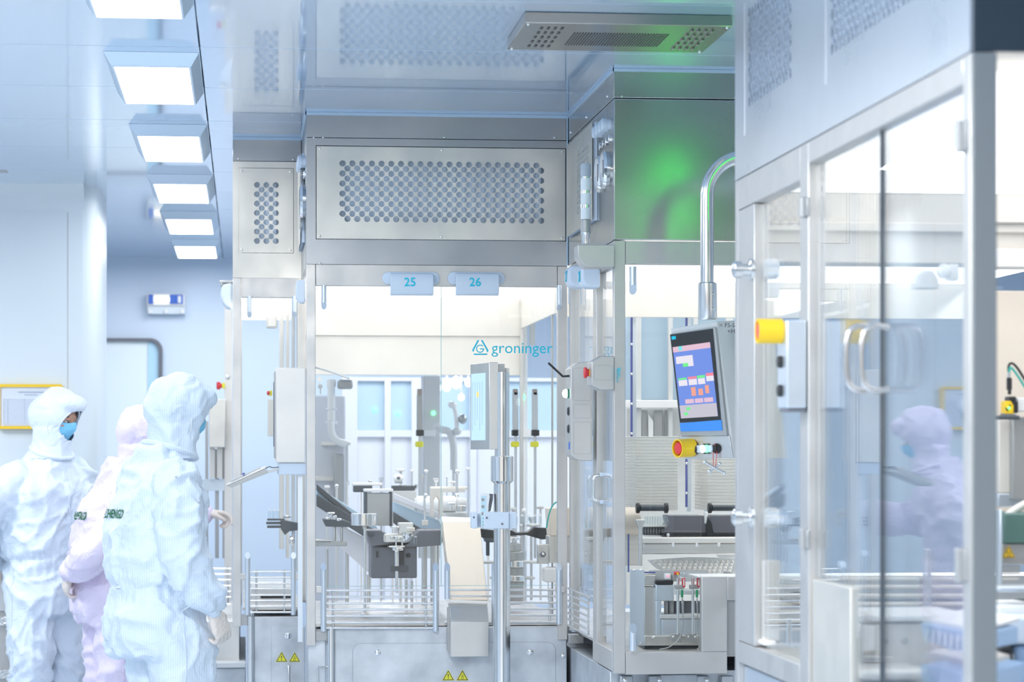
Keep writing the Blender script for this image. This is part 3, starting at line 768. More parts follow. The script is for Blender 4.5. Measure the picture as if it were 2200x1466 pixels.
# door handle pair at the gasket
for yy in (Yf(1868), Yf(1902)):
    zt, zb = W(1880, 698, yy).z, W(1880, 842, yy).z
    for sx in (-1,):
        x = XD + .008; d = .058
        MB().tube([(x, yy, zt - .006), (x - d * .6, yy, zt), (x - d, yy, zt - .02), (x - d, yy, zb + .02), (x - d * .6, yy, zb), (x, yy, zb + .006)], .0062, 12, smooth=2).build('door_handle', mat('handle_nickel', (.62, .60, .58), .25, .9) if 'handle_nickel' not in MATS else MATS['handle_nickel'], tD)
MB().box(XD - .002, XD + .0415, D0 - .008, D0 - .0025, .0, HH - .002).build('post_cover', mat('dull_grey_steel', (.30, .33, .34), .45, .6), tD, .001)  # added plate; shade on the post's front put into its colour
# hinges
for px, py, h in ((1738, 446, 44), (1738, 1158, 44), (2078, 295, 70), (2078, 1215, 75)):
    q = pz(px, py); dz = h * q.y / F / 2
    k = MB().cyl((XD - .014, q.y, q.z - dz), (XD - .014, q.y, q.z + dz), .010, seg=14)
    k.box(XD - .012, XD - .004, q.y - .03, q.y + .03, q.z - dz * .9, q.z + dz * .9); k.build('hinge', GREY, tD, .002)
for py in (580, 1112):
    q = pz(1622, py)
    k = MB().lathe((XD - .004, q.y, q.z), [(.028, 0), (.028, .01), (.016, .014), (.016, .03), (.022, .032), (.022, .05), (.014, .056)], (-1, 0, 0)); k.build('latch_knob', SATIN, tD)
    MB().lathe((XD + .016, q.y - .04, q.z), [(.02, 0), (.026, .01), (.026, .03), (.02, .036)], (1, 0, 0)).build('inner_knob', WHITE, tD)
# top of interior table
MB().box(XD + .02, XD1, D0 + .1, D1 - .05, .93, .945).build('table_top', STEEL, tD)
# ================================================================== CONTROLS AND ATTACHED DEVICES
# control box left of the centre post, with keyboard tray
Y = YA + .0
t = thing('control_box', 'beige steel control box with tilted keyboard tray left of the central post', 'control box', W(625, 995, Y), )
k = MB(); k.fb(593, 790, 656.5, 994, Y, .24); k.build('housing', CREAM, t, .003)
fbx('bezel', GREY, t, [(589.5, 798, 593.5, 985)], Y + .012, .21)
fbx('screen_edge', SLATE, t, [(588, 820, 590.5, 960)], Y + .03, .17)
fbx('lower_bracket', WHITEP, t, [(597, 995.5, 656.5, 1020)], Y + .01, .2)
p0, p1 = W(487, 1045, Y), W(571, 1007, Y); d = (p1 - p0).normalized(); n = Vector((-d.z, 0, d.x))
k = MB(); k.prism([p0, p0 + d * R(1, Y), p1, p1 - n * R(11, Y), p0 + d * R(8, Y) - n * R(7, Y)], (0, .2, 0)); tr_ = k.build('keyboard_tray', GREY, t, .002)
k = MB(); k.prism([p0 + n * .0, p1 + d * .004 + n * .0, p1 + d * .004 + n * R(4.5, Y), p0 + n * R(4.5, Y)], (0, .2, 0)); k.build('keyboard_plate', STEEL, t, .002)
k = MB()
for i in range(9):
    for j in range(6):
        c = p0 + d * R(12 + i * 8, Y) + n * R(5.5, Y)
        k.prism([c, c + d * R(6, Y), c + d * R(6, Y) + n * R(2.5, Y), c + n * R(2.5, Y)], (0, .02, 0)) if j == 0 else None
        q = c + Vector((0, .03 * j, 0))
        if j: k.prism([q, q + d * R(6, Y), q + d * R(6, Y) + n * R(2.5, Y), q + n * R(2.5, Y)], (0, .02, 0))
k.build('keys', LGREY, t)
MB().sph(p0 + d * R(43, Y) + n * R(7, Y) + Vector((0, .03, 0)), .008).build('trackball', NAVY, t)
k = MB(); k.prism([p1 - n * R(5, Y), W(598, 1006, Y), W(598, 1012, Y), p1 - n * R(11, Y)], (0, .18, 0)); k.build('tray_arm', LGREY, t, .001)
MB().tube([p1 + Vector((0, -.004, 0)), W(580, 1002, Y - .004), W(584, 1006, Y - .004), W(599, 1004, Y)], .0015, 8, smooth=2).build('cable', BLACK, t)
k = MB(); k.fb(640, 1020, 650, 1380, YA + .06, .02); k.build('cable_duct', ALU, t)

# key hanging from lock on the glass
t = thing('hanging_key', 'small steel key hanging from the lock at the left edge of the central glass', 'key', W(688, 816, YA))
MB().cyl(W(686.5, 815, YA - .0), W(686.5, 815, YA - .012), R(4.5, YA)).build('lock', SATIN, t)
c = W(688, 831, YA - .012); k = MB()
k.cyl(c + Vector((0, -.001, 0)), c + Vector((0, .001, 0)), R(5, YA)); k.fb(687, 834, 690, 847, YA - .013, .002); k.build('key_blade', GREY, t)
MB().tube([c + Vector((.004 * cos(a), 0, .008 + .007 * sin(a))) for a in [2 * pi * i / 14 for i in range(14)]], .0007, 6, closed=True).build('key_ring', CHROME, t)
t = thing('wall_hook_rod', 'thin white bent rod sticking out above the hanging key', 'rod', W(690, 790, YA + .02))
MB().tube([W(679, 790, YA + .03), W(708, 798, YA + .06), W(751, 814, YA + .1)], .004, 8, smooth=1).build('rod', WHITE, t)

# terminal on steel column in front of the centre machine
YP = 9.45
t = thing('terminal_column', 'steel column with a touch terminal seen nearly edge-on in front of the central glass', 'terminal', (W(1078.5, 1466, YP).x, YP, 0))
xc = W(1078.5, 1200, YP)
MB().cyl((xc.x, YP, 0), (xc.x, YP, W(1078, 1036, YP).z), R(18, YP), seg=32).build('column', SATIN, t)
MB().lathe((xc.x, YP, W(1078, 1041, YP).z), [(R(16, YP), 0), (R(24.5, YP), R(7, YP)), (R(24.5, YP), R(60, YP)), (R(22, YP), R(61, YP))], seg=36).build('collar', CHROME, t)
MB().cyl((xc.x - .0, YP, W(1078, 985, YP).z), (xc.x, YP, W(1078, 800, YP).z), R(16, YP), seg=28).build('upper_tube', SATIN, t)
# monitor facing left towards the operators
xm0, xm1, xm2, xm3 = W(1050, 870, YP).x, W(1069, 870, YP).x, W(1084, 870, YP).x, W(1021, 870, YP).x
zt, zb = W(1050, 779, YP).z, W(1050, 966, YP).z
yf = YP - .02
A_ = [(xm3, yf + .22), (xm0, yf), (xm1, yf), (xm1, yf + .26), (xm3 + .02, yf + .26)]
k = MB(); k.prism([(x, y, zb) for x, y in A_], (0, 0, zt - zb)); mon = k.build('monitor', STEEL, t, .002)
k = MB(); k.box(xm1 + .0005, xm2, yf + .01, yf + .24, zb + .006, zt - .006); k.build('rear_housing', GREY, t, .002)
fa, fb_ = Vector((xm3, yf + .22, 0)), Vector((xm0, yf, 0)); fd = (fb_ - fa).normalized(); fn = Vector((fd.y, -fd.x, 0))
if fn.y > 0: fn = -fn
fw = (fb_ - fa).length
def mp(u, z, dd): return fa + fd * (u * fw) + fn * dd + Vector((0, 0, z))
MB().prism([mp(.06, zb + R(20, YP), .0), mp(.80, zb + R(20, YP), 0), mp(.80, zt - R(22, YP), 0), mp(.06, zt - R(22, YP), 0)], fn * .0015).build('screen', E_SKY, mon)
k = MB()
for i in range(5): k.prism([mp(.12 + .13 * i, zb + .07 + .02 * (i % 3), .0016), mp(.15 + .13 * i, zb + .07 + .02 * (i % 3), .0016), mp(.15 + .13 * i, zt - .07, .0016), mp(.12 + .13 * i, zt - .07, .0016)], fn * .0004)
k.build('screen_lines', mat('screen_grey_blue', (.02, .02, .02), .3, emit=(.35, .50, .72), es=.9), mon)
MB().prism([mp(.36, W(1, 850, YP).z, .0022), mp(.48, W(1, 850, YP).z, .0022), mp(.48, W(1, 838, YP).z, .0022), mp(.36, W(1, 838, YP).z, .0022)], fn * .0004).build('yellow_icon', em('screen_yellow', (.9, .75, .2)), mon)
MB().cyl((xc.x + .02, YP + .03, zb - .03), (xc.x + .02, YP + .03, zt - .02), R(6, YP)).build('cable_conduit', CREAM, t)
# clamp and remote
t2 = thing('remote_holder', 'pale blue plastic clamp around the steel column below the terminal', 'clamp', (xc.x, YP, W(1078, 1118, YP).z))
yc_ = YP - .05
k = MB(); k.fb(1039, 1101, 1094, 1137, yc_, .10); k.fb(1094, 1101, 1110, 1137, yc_ + .01, .08); k.build('clamp_body', WHITEP, t2, .004, seg=3)
fbx('clamp_jaw', WHITEP, t2, [(1014, 1101, 1026, 1136)], yc_ - .002, .07, .003)
fbx('clamp_back', WHITEP, t2, [(1020, 1103, 1042, 1134)], yc_ + .045, .03)
k = MB()
for px, py in ((1018, 1112), (1046, 1113), (1079, 1126)): q = W(px, py, yc_ - .003); k.cyl(q, q + Vector((0, .004, 0)), R(2.2, YP), seg=12)
k.build('screw_hole', SLATE, t2)
t3 = thing('remote_control', 'white handheld remote with round grey buttons standing in the clamp on the column', 'remote control', W(1036, 1136, YP))
yr = yc_ + .012
k = MB(); k.prism([W(x, y, yr) for x, y in ((1029, 1065), (1031, 1061), (1050, 1061), (1053, 1066), (1050, 1085), (1046, 1134), (1034, 1134), (1031, 1090))], (0, .022, 0)); k.build('remote_body', WHITE, t3, .003)
k = MB(); k.prism([W(x, y, yr + .023) for x, y in ((1052, 1061), (1060, 1062), (1059, 1074), (1054, 1098), (1050, 1100))], (0, .012, 0)); k.build('belt_clip', SLATE, t3, .001)
fbx('key_field', CYANP, t3, [(1033, 1066, 1045, 1130)], yr - .0012, .002, .0005)
for i, py in enumerate((1074, 1089, 1104)):
    q = W(1037.5, py, yr - .003); b_ = MB().cyl(q, q + Vector((0, .002, 0)), R(3.6, YP), seg=16).build('round_button', GREY, t3)
    text('123'[i], R(5, YP), W(1036, py + 2, yr - .0035), (1, 0, 0), (0, 0, 1), BLKINK, t3, 'button_mark', .0001)
for py in (1114, 1122, 1129):
    q = W(1038.5, py, yr - .0025); MB().cyl(q, q + Vector((0, .002, 0)), R(1.6, YP), seg=10).build('small_button', GREENP, t3)

# tall control box + stop-button box on the right of centre
YS = 9.0
t = thing('control_box', 'tall angular steel switch box with aerial and green lamp right of the central glass', 'control box', W(1250, 990, YS))
o_ = [(1226, 792), (1243, 779), (1273, 777), (1273, 991), (1243, 990), (1226, 978)]
k = MB(); k.prism([W(x, y, YS) for x, y in o_], (0, .16, 0)); k.build('housing', FRAME, t, .003)
for r in ((1231, 791, 1270, 861), (1232, 869, 1270, 899), (1232, 907, 1270, 976)):
    a, b = W(r[0], r[3], YS), W(r[2], r[1], YS); k = MB(); ringm(k, rrect(a.x, b.x, a.z, b.z, .006, YS - .001), rrect(a.x + .0012, b.x - .0012, a.z + .0012, b.z - .0012, .005, YS - .001), (0, .002, 0)); k.build('panel_groove', GREY, t)
k = MB()
for py in (872 + 12, 922): q = W(1226, py, YS + .05); k.lathe(q, [(.016, 0), (.016, .008), (.012, .012)], (-1, 0, 0), 16)
k.build('rotary_knob', BLACK, t)
q = W(1226, 846, YS + .05)
MB().lathe(q, [(.017, 0), (.017, .013)], (-1, 0, 0), 18).build('lamp_socket', mat('dark_green_plastic', (.02, .22, .12), .3), t)
MB().lathe(q + Vector((-.013, 0, 0)), [(.0155, 0), (.016, .006), (.012, .014), (.001, .018)], (-1, 0, 0), 18).build('lamp_lens', LEDW, t)
MB().tube([W(1226, 808, YS + .04), W(1209, 809, YS + .04), W(1178, 780, YS + .04)], .0042, 10).build('aerial', BLACK, t)
fbx('blue_button', BLUEP, t, [(1223.5, 950, 1226.5, 966)], YS + .02, .03, .001)
YS2 = YC - .02
t = thing('stop_box', 'small angular steel box with red stop button on the post right of centre', 'emergency stop', W(1295, 838, YS2))
k = MB(); k.prism([W(x, y, YS2) for x, y in ((1271, 778), (1291, 765), (1319.5, 765), (1319.5, 838), (1291, 838), (1271, 827))], (0, .12, 0)); k.build('housing', FRAME, t, .003)
a, b = W(1276, 817, YS2), W(1316, 785, YS2); k = MB(); ringm(k, rrect(a.x, b.x, a.z, b.z, .006, YS2 - .001), rrect(a.x + .0012, b.x - .0012, a.z + .0012, b.z - .0012, .005, YS2 - .001), (0, .002, 0)); k.build('panel_groove', GREY, t)
q = W(1271, 801, YS2 + .05)
MB().lathe(q, [(.026, 0), (.026, .004), (.012, .005), (.012, .010)], (-1, 0, 0), 20).build('button_collar', YELB, t)
MB().lathe(q + Vector((-.009, 0, 0)), [(.012, 0), (.014, .006), (.018, .008), (.0195, .014), (.016, .018), (.002, .0185)], (-1, 0, 0), 20).build('stop_button', RED, t)

# signal tower on bracket
YT = 8.62
t = thing('signal_tower', 'unlit grey and clear signal tower on an angular bracket beside the dark steel cabinet', 'signal light', W(1258, 525, YT))
k = MB(); k.prism([W(x, y, YT - .06) for x, y in ((1242, 526), (1320, 526), (1320, 574), (1263, 574), (1256, 571), (1242, 552))], (0, .11, 0)); k.build('bracket', FRAME, t, .002)
r = R(11.5, YT); base = W(1258.5, 524, YT)
zz = lambda py: W(1258.5, py, YT).z - base.z
MB().lathe(base, [(r * .8, 0), (r * .85, zz(505)), (r, zz(500))], seg=24).build('foot', SATIN, t)
MB().lathe(base, [(r, zz(500)), (r, zz(473))], seg=24).build('base_unit', GREY, t, .001)
for y0, y1 in ((472, 447), (441, 416), (410, 384)):
    MB().lathe(base, [(r * .97, zz(y0)), (r * .97, zz(y1))], seg=24).build('light_section', mat('frosted_lens', (.80, .86, .90), .25) if 'frosted_lens' not in MATS else MATS['frosted_lens'], t)
for y0, y1 in ((447, 441), (416, 410), (384, 380)):
    MB().lathe(base, [(r * 1.04, zz(y0)), (r * 1.04, zz(y1))], seg=24).build('spacer_ring', CHROME, t)
MB().lathe(base, [(r, zz(380)), (r, zz(356)), (r * .9, zz(352))], seg=24).build('cap', mat('grey_blue_plastic', (.50, .56, .64), .4), t)
# lit signal tower of the foreground machine, behind its housing
t = thing('signal_tower', 'green lit signal tower behind the foreground cabinet, mirrored in the dark steel', 'signal light', (1.66, 7.45, 2.13))
MB().lathe((1.64, 7.45, 2.13), [(.02, 0), (.024, .13)]).build('foot', SATIN, t)
MB().lathe((1.64, 7.45, 2.26), [(.024, 0), (.024, .33)]).build('light_section', LEDGT, t)
MB().lathe((1.64, 7.45, 2.59), [(.024, 0), (.024, .04), (.02, .045)]).build('cap', GREY, t)
MB().box(1.60, 1.72, D1 + .001, 7.5, 2.09, 2.13).build('bracket', FRAME, t, .002)
ld = bpy.data.lights.new('signal_glow', 'POINT'); ld.energy = .4; ld.color = (.1, 1, .15); ld.shadow_soft_size = .03
lo = bpy.data.objects.new('signal_glow', ld); lo.location = (1.64, 7.38, 2.42); COL.objects.link(lo)

# number tags on the header beams
def numtag(s, px, py, Y, label):
    t = thing('number_tag', label, 'number tag', W(px, py + 24, Y), 'number tags on the cabinet beams')
    a, b = W(px - 60, py + 0, Y), W(px + 63, py - 33 + 4, Y)
    k = MB(); k.prism([(x, y, z) for x, y, z in rrect(a.x, b.x, W(px, 612, Y).z, W(px, 585, Y).z, .023, Y - .018)], (0, .016, 0)); k.build('back_plate', WHITEP, t, .003)
    x0, x1 = W(px - 44, 0, Y).x, W(px + 48, 0, Y).x
    zt_, zb_ = W(px, 588, Y).z, W(px, 637, Y).z
    pr = [(Y - .018, zt_), (Y - .060, zt_ - .004), (Y - .068, zt_ - .015), (Y - .068, zb_ + .03), (Y - .058, zb_ + .006), (Y - .045, zb_), (Y - .036, zb_), (Y - .036, zt_ - .02), (Y - .018, zt_ - .02)]
    k = MB(); k.prism([(x0, y, z) for y, z in pr], (x1 - x0, 0, 0)); k.build('front_shield', WHITEP, t, .003)
    text(s, R(26, Y), (W(px, 0, Y - .069).x, Y - .069, W(px, 615, Y - .069).z), (1, 0, 0), (0, 0, 1), CYANINK, t, 'number', .0004, 'CENTER', bold=.0006)
numtag('25', 881, 613, YA - .004, 'pale blue tag reading 25 on the central header beam, left of the tag 26')
numtag('26', 1021, 613, YA - .004, 'pale blue tag reading 26 on the beam, nearer to the maker name')
def sidetag(s, X, y, label):
    t = thing('number_tag', label, 'number tag', (X, y, 2.07), 'number tags on the cabinet beams')
    zt_, zb_ = W(1250, 573, y).z, W(1250, 620, y).z
    pr = [(X, zt_), (X - .055, zt_), (X - .066, zt_ - .012), (X - .066, zb_ + .028), (X - .055, zb_ + .006), (X - .035, zb_), (X, zb_)]
    k = MB(); k.prism([(x, y - .06, z) for x, z in pr], (0, .12, 0)); k.build('shield', WHITEP, t, .008, seg=3)
    text(s, .055, (X - .067, y + .03, (zt_ + zb_) / 2 - .015), (0, -1, 0), (0, 0, 1), CYANINK, t, 'number', .0004, bold=.0006)
sidetag('27', XC0 - .001, 9.35, 'rounded pale blue tag seen side-on, the farther of two beside the signal tower bracket')
sidetag('28', XC0 - .001, 8.98, 'rounded pale blue tag seen side-on, the nearer of two beside the signal tower bracket')
k = None
def sidetagB(X, y, label):
    t = thing('number_tag', label, 'number tag', (X, y, 2.07), 'number tags on the cabinet beams')
    zt_, zb_ = W(640, 603, y).z, W(640, 652, y).z
    k = MB(); k.prism([(x, y - .05, z) for x, z in [(X, zt_), (X - .03, zt_), (X - .036, zt_ - .01), (X - .036, zb_ + .02), (X - .02, zb_), (X, zb_)]], (0, .1, 0)); k.build('shield', WHITEP, t, .006)
sidetagB(XA0 - .001, 9.98, 'pale blue tag seen edge-on on the left side of the central cabinet')

# operator panel hanging from a bent pipe (right of centre)
YH = 8.15
t = thing('operator_panel', 'tilted touchscreen operator panel hanging from a bent steel pipe, yellow guard below', 'control panel', W(1520, 690, YH))
rp_ = R(15, YH)
pth = [W(1519, 622, YH)] + [W(1519, y, YH) for y in (560, 480, 420)] + [W(1519 + 78 - 78 * cos(a), 418 - 80 * sin(a), YH) for a in [pi / 2 * i / 8 for i in range(1, 9)]]
pth[-1:] = [pth[-1], pth[-1] + Vector((.25, .25, 0))]
MB().tube(pth, rp_, 24, smooth=1).build('bent_pipe', SATIN, t)
a, b = W(1520, 688, YH), W(1520, 607, YH)
MB().lathe(a, [(R(19, YH), 0), (R(20.5, YH), .006), (R(20.5, YH), b.z - a.z - .004), (R(16, YH), b.z - a.z)], seg=32).build('pipe_collar', SATIN, t)
screws(t, [W(1531, 632, YH - .028), W(1531, 664, YH - .028)], r=.005)
# screen plane: yaw so it faces left a bit, tilt and roll from the photo corners
ctr = W(1508, 850, YH - .03)
U = W(1556, 788, YH - .03) - W(1452, 803, YH - .03); U = Vector((U.x, -.16, U.z))
V = W(1447, 705, YH - .03) - W(1467, 905, YH - .03)
U.normalize(); V = (V - U * V.dot(U)).normalized(); N = U.cross(V)
if N.y > 0: N = -N
def onp(px, py, d=0):     # hit the tilted panel plane
    r = ray(px, py); o = Vector((0, 0, CZ)); q = ctr + N * d
    return o + r * ((q - o).dot(N) / r.dot(N))
def slab(name, pts, d0, d1, m, par, bev=0):
    k = MB(); k.prism([onp(x, y) + N * d0 for x, y in pts], N * (d1 - d0)); return k.build(name, m, par, bev)
slab('housing', [(1441, 706), (1541, 691), (1578, 985), (1471, 987)], -.10, 0, LGREY, t, .003)
bz = slab('monitor', [(1443, 718), (1541, 703), (1566, 936), (1467, 938)], .0005, .012, GREY, t, .003)
slab('display_glass', [(1445, 719), (1536, 706), (1554, 904), (1466, 908)], .0125, .014, BLACK, bz)
slab('blue_strip', [(1465.5, 909), (1555, 902), (1557, 925), (1468, 927)], .0125, .0142, mat('blue_strip_paint', (.06, .30, .85), .4), bz)
slab('screen_area', [(1451, 746), (1531, 735), (1548, 894), (1469, 899)], .0142, .015, HMIS, bz)
slab('blue_badge', [(1448, 723), (1457, 721.5), (1458, 728.5), (1449, 730)], .0142, .0148, CYANINK, bz)
def scr(rects, m, d=.0156, nm='screen_field'):
    k = MB()
    for (u0, v0, u1, v1) in rects:
        def L(u, v):
            a = Vector((1451, 746)).lerp(Vector((1531, 735)), u); b = Vector((1469, 899)).lerp(Vector((1548, 894)), u); q = a.lerp(b, v); return onp(q.x, q.y)
        k.prism([L(u0, v0) + N * .0150, L(u1, v0) + N * .0150, L(u1, v1) + N * .0150, L(u0, v1) + N * .0150], N * (d - .015))
    k.build(nm, m, bz)
scr([(0, 0, 1, .075)], E_PINK); scr([(.05, .14, .5, .24), (.3, .24, .5, .29), (.05, .47, .28, .55), (.32, .47, .54, .55), (.57, .47, .76, .55), (.80, .45, 1, .52)], E_WHITE)
scr([(.15, .0, .25, .06)], E_TEAL, .0158); scr([(.22, .24, .36, .29), (.05, .44, .27, .465), (.56, .43, .77, .465), (.18, .85, .28, .89), (.1, .92, .2, .96)], E_GREEN, .016)
scr([(.31, .435, .54, .465), (.8, .41, 1, .45)], E_RED); scr([(.36, .58, .48, .70), (.55, .61, .67, .70), (.74, .57, .84, .68)], E_ORG)
scr([(.17, .74, .4, .8), (.43, .74, .65, .8), (.68, .74, .92, .8)], E_PINK); scr([(0, .82, 1, 1)], em('screen_grey', (.55, .52, .60)), .0153)
text('= FS-S-', R(13.5, YH), onp(1545, 704) + Vector((-.002, -.012, 0)), (1, 0, .02), (0, 0, 1), BLKINK, t, 'label_text', .0004)
text('+HM', R(13.5, YH), onp(1562, 717) + Vector((-.002, -.012, 0)), (1, 0, .02), (0, 0, 1), BLKINK, t, 'label_text', .0004)
k = MB(); q1 = onp(1542, 692); q2 = onp(1640, 689)
k.prism([W(x, y, YH - .04) + Vector((0, .012, 0)) for x, y in ((1543, 694), (1640, 690), (1640, 722), (1545, 722))], (0, .002, 0)); k.build('paper_label', WHITE, t)
k = MB(); k.prism([W(x, y, YH - .015) for x, y in ((1541, 693), (1660, 686), (1690, 985), (1578, 986))], (0, .14, 0)); k.build('rear_cabinet', mat('sand_steel', (.86, .84, .78), .4, .4), t, .003)
slab('lower_plate', [(1465, 938), (1569, 936), (1577, 983), (1472, 985)], .0005, .006, STEEL, t, .001)
# yellow guard and buttons
q = onp(1483, 963); ND = Vector((-.55, -.83, 0))
def guard(parent, q, ax, r, L, m=YEL):
    k = MB(); qt = ax.to_track_quat('Z', 'Y'); n = 20; ri = []
    for rr, h in ((r, 0), (r, L), (r * .86, L), (r * .86, .004)):
        ri.append(k.vs([q + qt @ Vector((rr * cos(a), rr * sin(a), h)) for a in [2 * pi * i / n for i in range(n)]]))
    for A, B_ in zip(ri, ri[1:]):
        for i in range(n): k.face([A[i], A[(i + 1) % n], B_[(i + 1) % n], B_[i]])
    k.face(ri[0][::-1]); k.face(ri[-1])
    g = k.build('button_guard', m, parent)
    MB().lathe(q + ax * (L * .25), [(r * .45, 0), (r * .45, L * .25), (r * .68, L * .3), (r * .72, L * .6), (r * .6, L * .72), (.001, L * .74)], ax, 20).build('stop_button', RED, parent)
guard(t, onp(1488, 962) + N * .004, (N * .8 + Vector((-.6, 0, 0))).normalized(), .030, .058)
cols = [BLACK, BLACK, WHITEP, LEDW, LEDG, WHITEP, BLACK]
for i, m in enumerate(cols):
    c = onp(1493 + i * 8.5, 965 - .2 * i); ax = (N * .75 + Vector((-.66, 0, 0))).normalized()
    MB().lathe(c, [(.0165, 0), (.0165, .012), (.015, .014)], ax, 18).build('button_ring', CHROME if i in (2, 5) else BLACK, t)
    MB().lathe(c + ax * .013, [(.0125, 0), (.0125, .006), (.010, .008)], ax, 18).build('push_button', m, t)
t = thing('key_cross', 'steel cross-shaped cabinet key hanging by a red cord under the operator panel', 'key', W(1537, 1000, YH - .05))
yk = YH - .075
MB().tube([W(1543, 962, yk + .02), W(1532, 975, yk), W(1533, 1005, yk), W(1537, 1007, yk), W(1540, 975, yk), W(1536, 955, yk)], .0012, 8, closed=True).build('red_cord', RED, t)
k = MB(); k.cyl(W(1514, 993, yk), W(1556, 1017, yk), .0045, seg=12); k.cyl(W(1524, 1013, yk + .004), W(1546, 997, yk + .004), .0045, seg=12)
for p in ((1514, 993), (1556, 1017), (1524, 1013), (1546, 997)): k.sph(W(*p, yk + .001), .0065, 12)
k.build('cross_key', CHROME, t)

# stop box on the foreground cabinet's middle post
Y5 = 5.86
q = WX(1725, 690, XD - .01)
t = thing('stop_box', 'blurred pale blue switch box with yellow guarded stop button on the foreground cabinet post', 'emergency stop', (XD, Y5, 1.55))
z1_, z0_ = W(1700, 690, Y5).z, W(1700, 878, Y5).z
MB().box(XD - .056, XD - .008, Y5 - .05, Y5 + .05, z0_, z1_).build('housing', ALU, t, .004, seg=3)
MB().box(XD - .052, XD - .009, Y5 - .046, Y5 + .046, z0_ - .008, z0_ - .0005).build('bottom_gland', SLATE, t, .002)
zc = W(1700, 712, Y5).z
guard(t, Vector((XD - .0565, Y5, zc)), Vector((-1, 0, 0)), .029, .058)
for py in (778, 840): MB().lathe((XD - .056, Y5, W(1700, py, Y5).z), [(.014, 0), (.014, .008), (.011, .011)], (-1, 0, 0), 16).build('rotary_knob', BLACK, t)
# ================================================================== MECHANISMS INSIDE THE CABINETS
def kit(name, label, cat, Y, parts, group=None, at=None, stand=None):
    """parts: (part_name, material, kind, ...) ; front boxes and turned parts measured on plane y=Y+dy"""
    xs, yb = [], []
    for p in parts:
        for r in p[3]:
            xs.append(r[0]); yb.append(max(r[1], r[3]) if len(r) > 3 else r[1])
    t = thing(name, label, cat, at or W(sum(xs) / len(xs), max(yb), Y), group)
    for p in parts:
        nm, m, kind, rs = p[:4]; dy = p[4] if len(p) > 4 else 0; dep = p[5] if len(p) > 5 else .06; bev = p[6] if len(p) > 6 else .003
        for r in rs:
            if kind == 'box': MB().fb(*r, Y + dy, dep).build(nm, m, t, bev)
            elif kind == 'vcyl':   # upright cylinder filling the rectangle
                rad = R(abs(r[2] - r[0]) / 2, Y); x = (r[0] + r[2]) / 2; c = Y + dy + rad
                a, b = W(x, r[3], Y + dy), W(x, r[1], Y + dy)
                MB().cyl((a.x, c, a.z), (a.x, c, b.z), rad, seg=22).build(nm, m, t, min(bev, rad * .2))
            elif kind == 'hcyl':   # lying cylinder filling the rectangle
                rad = R(abs(r[3] - r[1]) / 2, Y); y = (r[1] + r[3]) / 2; a, b = W(r[0], y, Y + dy), W(r[2], y, Y + dy)
                MB().cyl((a.x, Y + dy + rad, a.z), (b.x, Y + dy + rad, b.z), rad, seg=22).build(nm, m, t, min(bev, rad * .25))
            elif kind == 'poly':
                k = MB(); k.prism([W(x, y, Y + dy) for x, y in r[4]], (0, dep, 0)); k.build(nm, m, t, bev)
            elif kind == 'tube':
                MB().tube([W(q[0], q[1], Y + dy + (q[2] if len(q) > 2 else 0)) for q in r[4]], R(r[5], Y), 12, smooth=2).build(nm, m, t)
            elif kind == 'ball':
                MB().sph(W((r[0] + r[2]) / 2, (r[1] + r[3]) / 2, Y + dy), (R((r[2] - r[0]) / 2, Y), R((r[2] - r[0]) / 2, Y), R((r[3] - r[1]) / 2, Y)), 16).build(nm, m, t)
    if stand:
        x, y, zf = stand; a = W(x, y, Y + .03); MB().cyl((a.x, a.y, a.z), (a.x, a.y, zf), .008, seg=10).build('stand', LGREY, t)
    return t
def poly(*pts): return (pts[0][0], pts[0][1], pts[0][0], max(p[1] for p in pts), list(pts))
def tub(r, *pts): return (pts[0][0], pts[0][1], pts[0][0], max(p[1] for p in pts), list(pts), r)
LAV = mat('lavender_white_panel', (.76, .78, .85), .4)
MIST = mat('mist_blue_panel', (.50, .66, .80), .4)
BEIGE = mat('beige_panel', (.80, .76, .71), .4)
# --- far background behind the centre cabinet
kit('glazed_partition', 'pale blue glazed partition seen far behind the central cabinet', 'partition', 15.4, [
    ('frame', LAV, 'box', [(735, 812, 768, 1300), (826, 812, 840, 1300), (884, 812, 912, 1300), (1010, 812, 1024, 1300), (1230, 812, 1245, 1300)]),
    ('frame', LAV, 'box', [(735, 925, 1245, 940), (735, 812, 1245, 820)], .005),
    ('pane', MIST, 'box', [(768, 820, 826, 925), (840, 820, 884, 925), (912, 820, 1010, 925), (1024, 820, 1230, 925)], .03, .02),
    ('lower_panel', LAV, 'box', [(768, 940, 826, 1300), (840, 940, 884, 1300), (912, 940, 1010, 1300), (1024, 940, 1230, 1300)], .03, .02)], at=W(990, 1300, 15.4))
kit('back_cabinet', 'lavender white cabinet block behind the hanging key', 'cabinet', 13.2, [
    ('body', LAV, 'box', [(672, 850, 742, 1555)], 0, .4, .01), ('shelf', CREAM, 'box', [(672, 1024, 724, 1034), (690, 950, 753, 958)], -.06, .06, .004),
    ('side_block', GREY, 'box', [(717, 975, 739, 1080)], -.1, .08, .008)])
kit('hose_stack', 'upright white hose with flanges and a bent lower end in the left background', 'hose', 12.6, [
    ('pipe', WHITE, 'vcyl', [(704, 830, 720, 905)]), ('cap', WHITE, 'vcyl', [(702, 815, 722, 832)]),
    ('flange', LAV, 'vcyl', [(699, 905, 726, 912), (700, 877, 725, 882)]), ('side_cap', GREY, 'box', [(726, 816, 758, 836)], 0, .08, .01),
    ('bend', WHITE, 'tube', [tub(8, (711, 905), (711, 930), (722, 948), (745, 955))])], stand=(745, 955, 0))
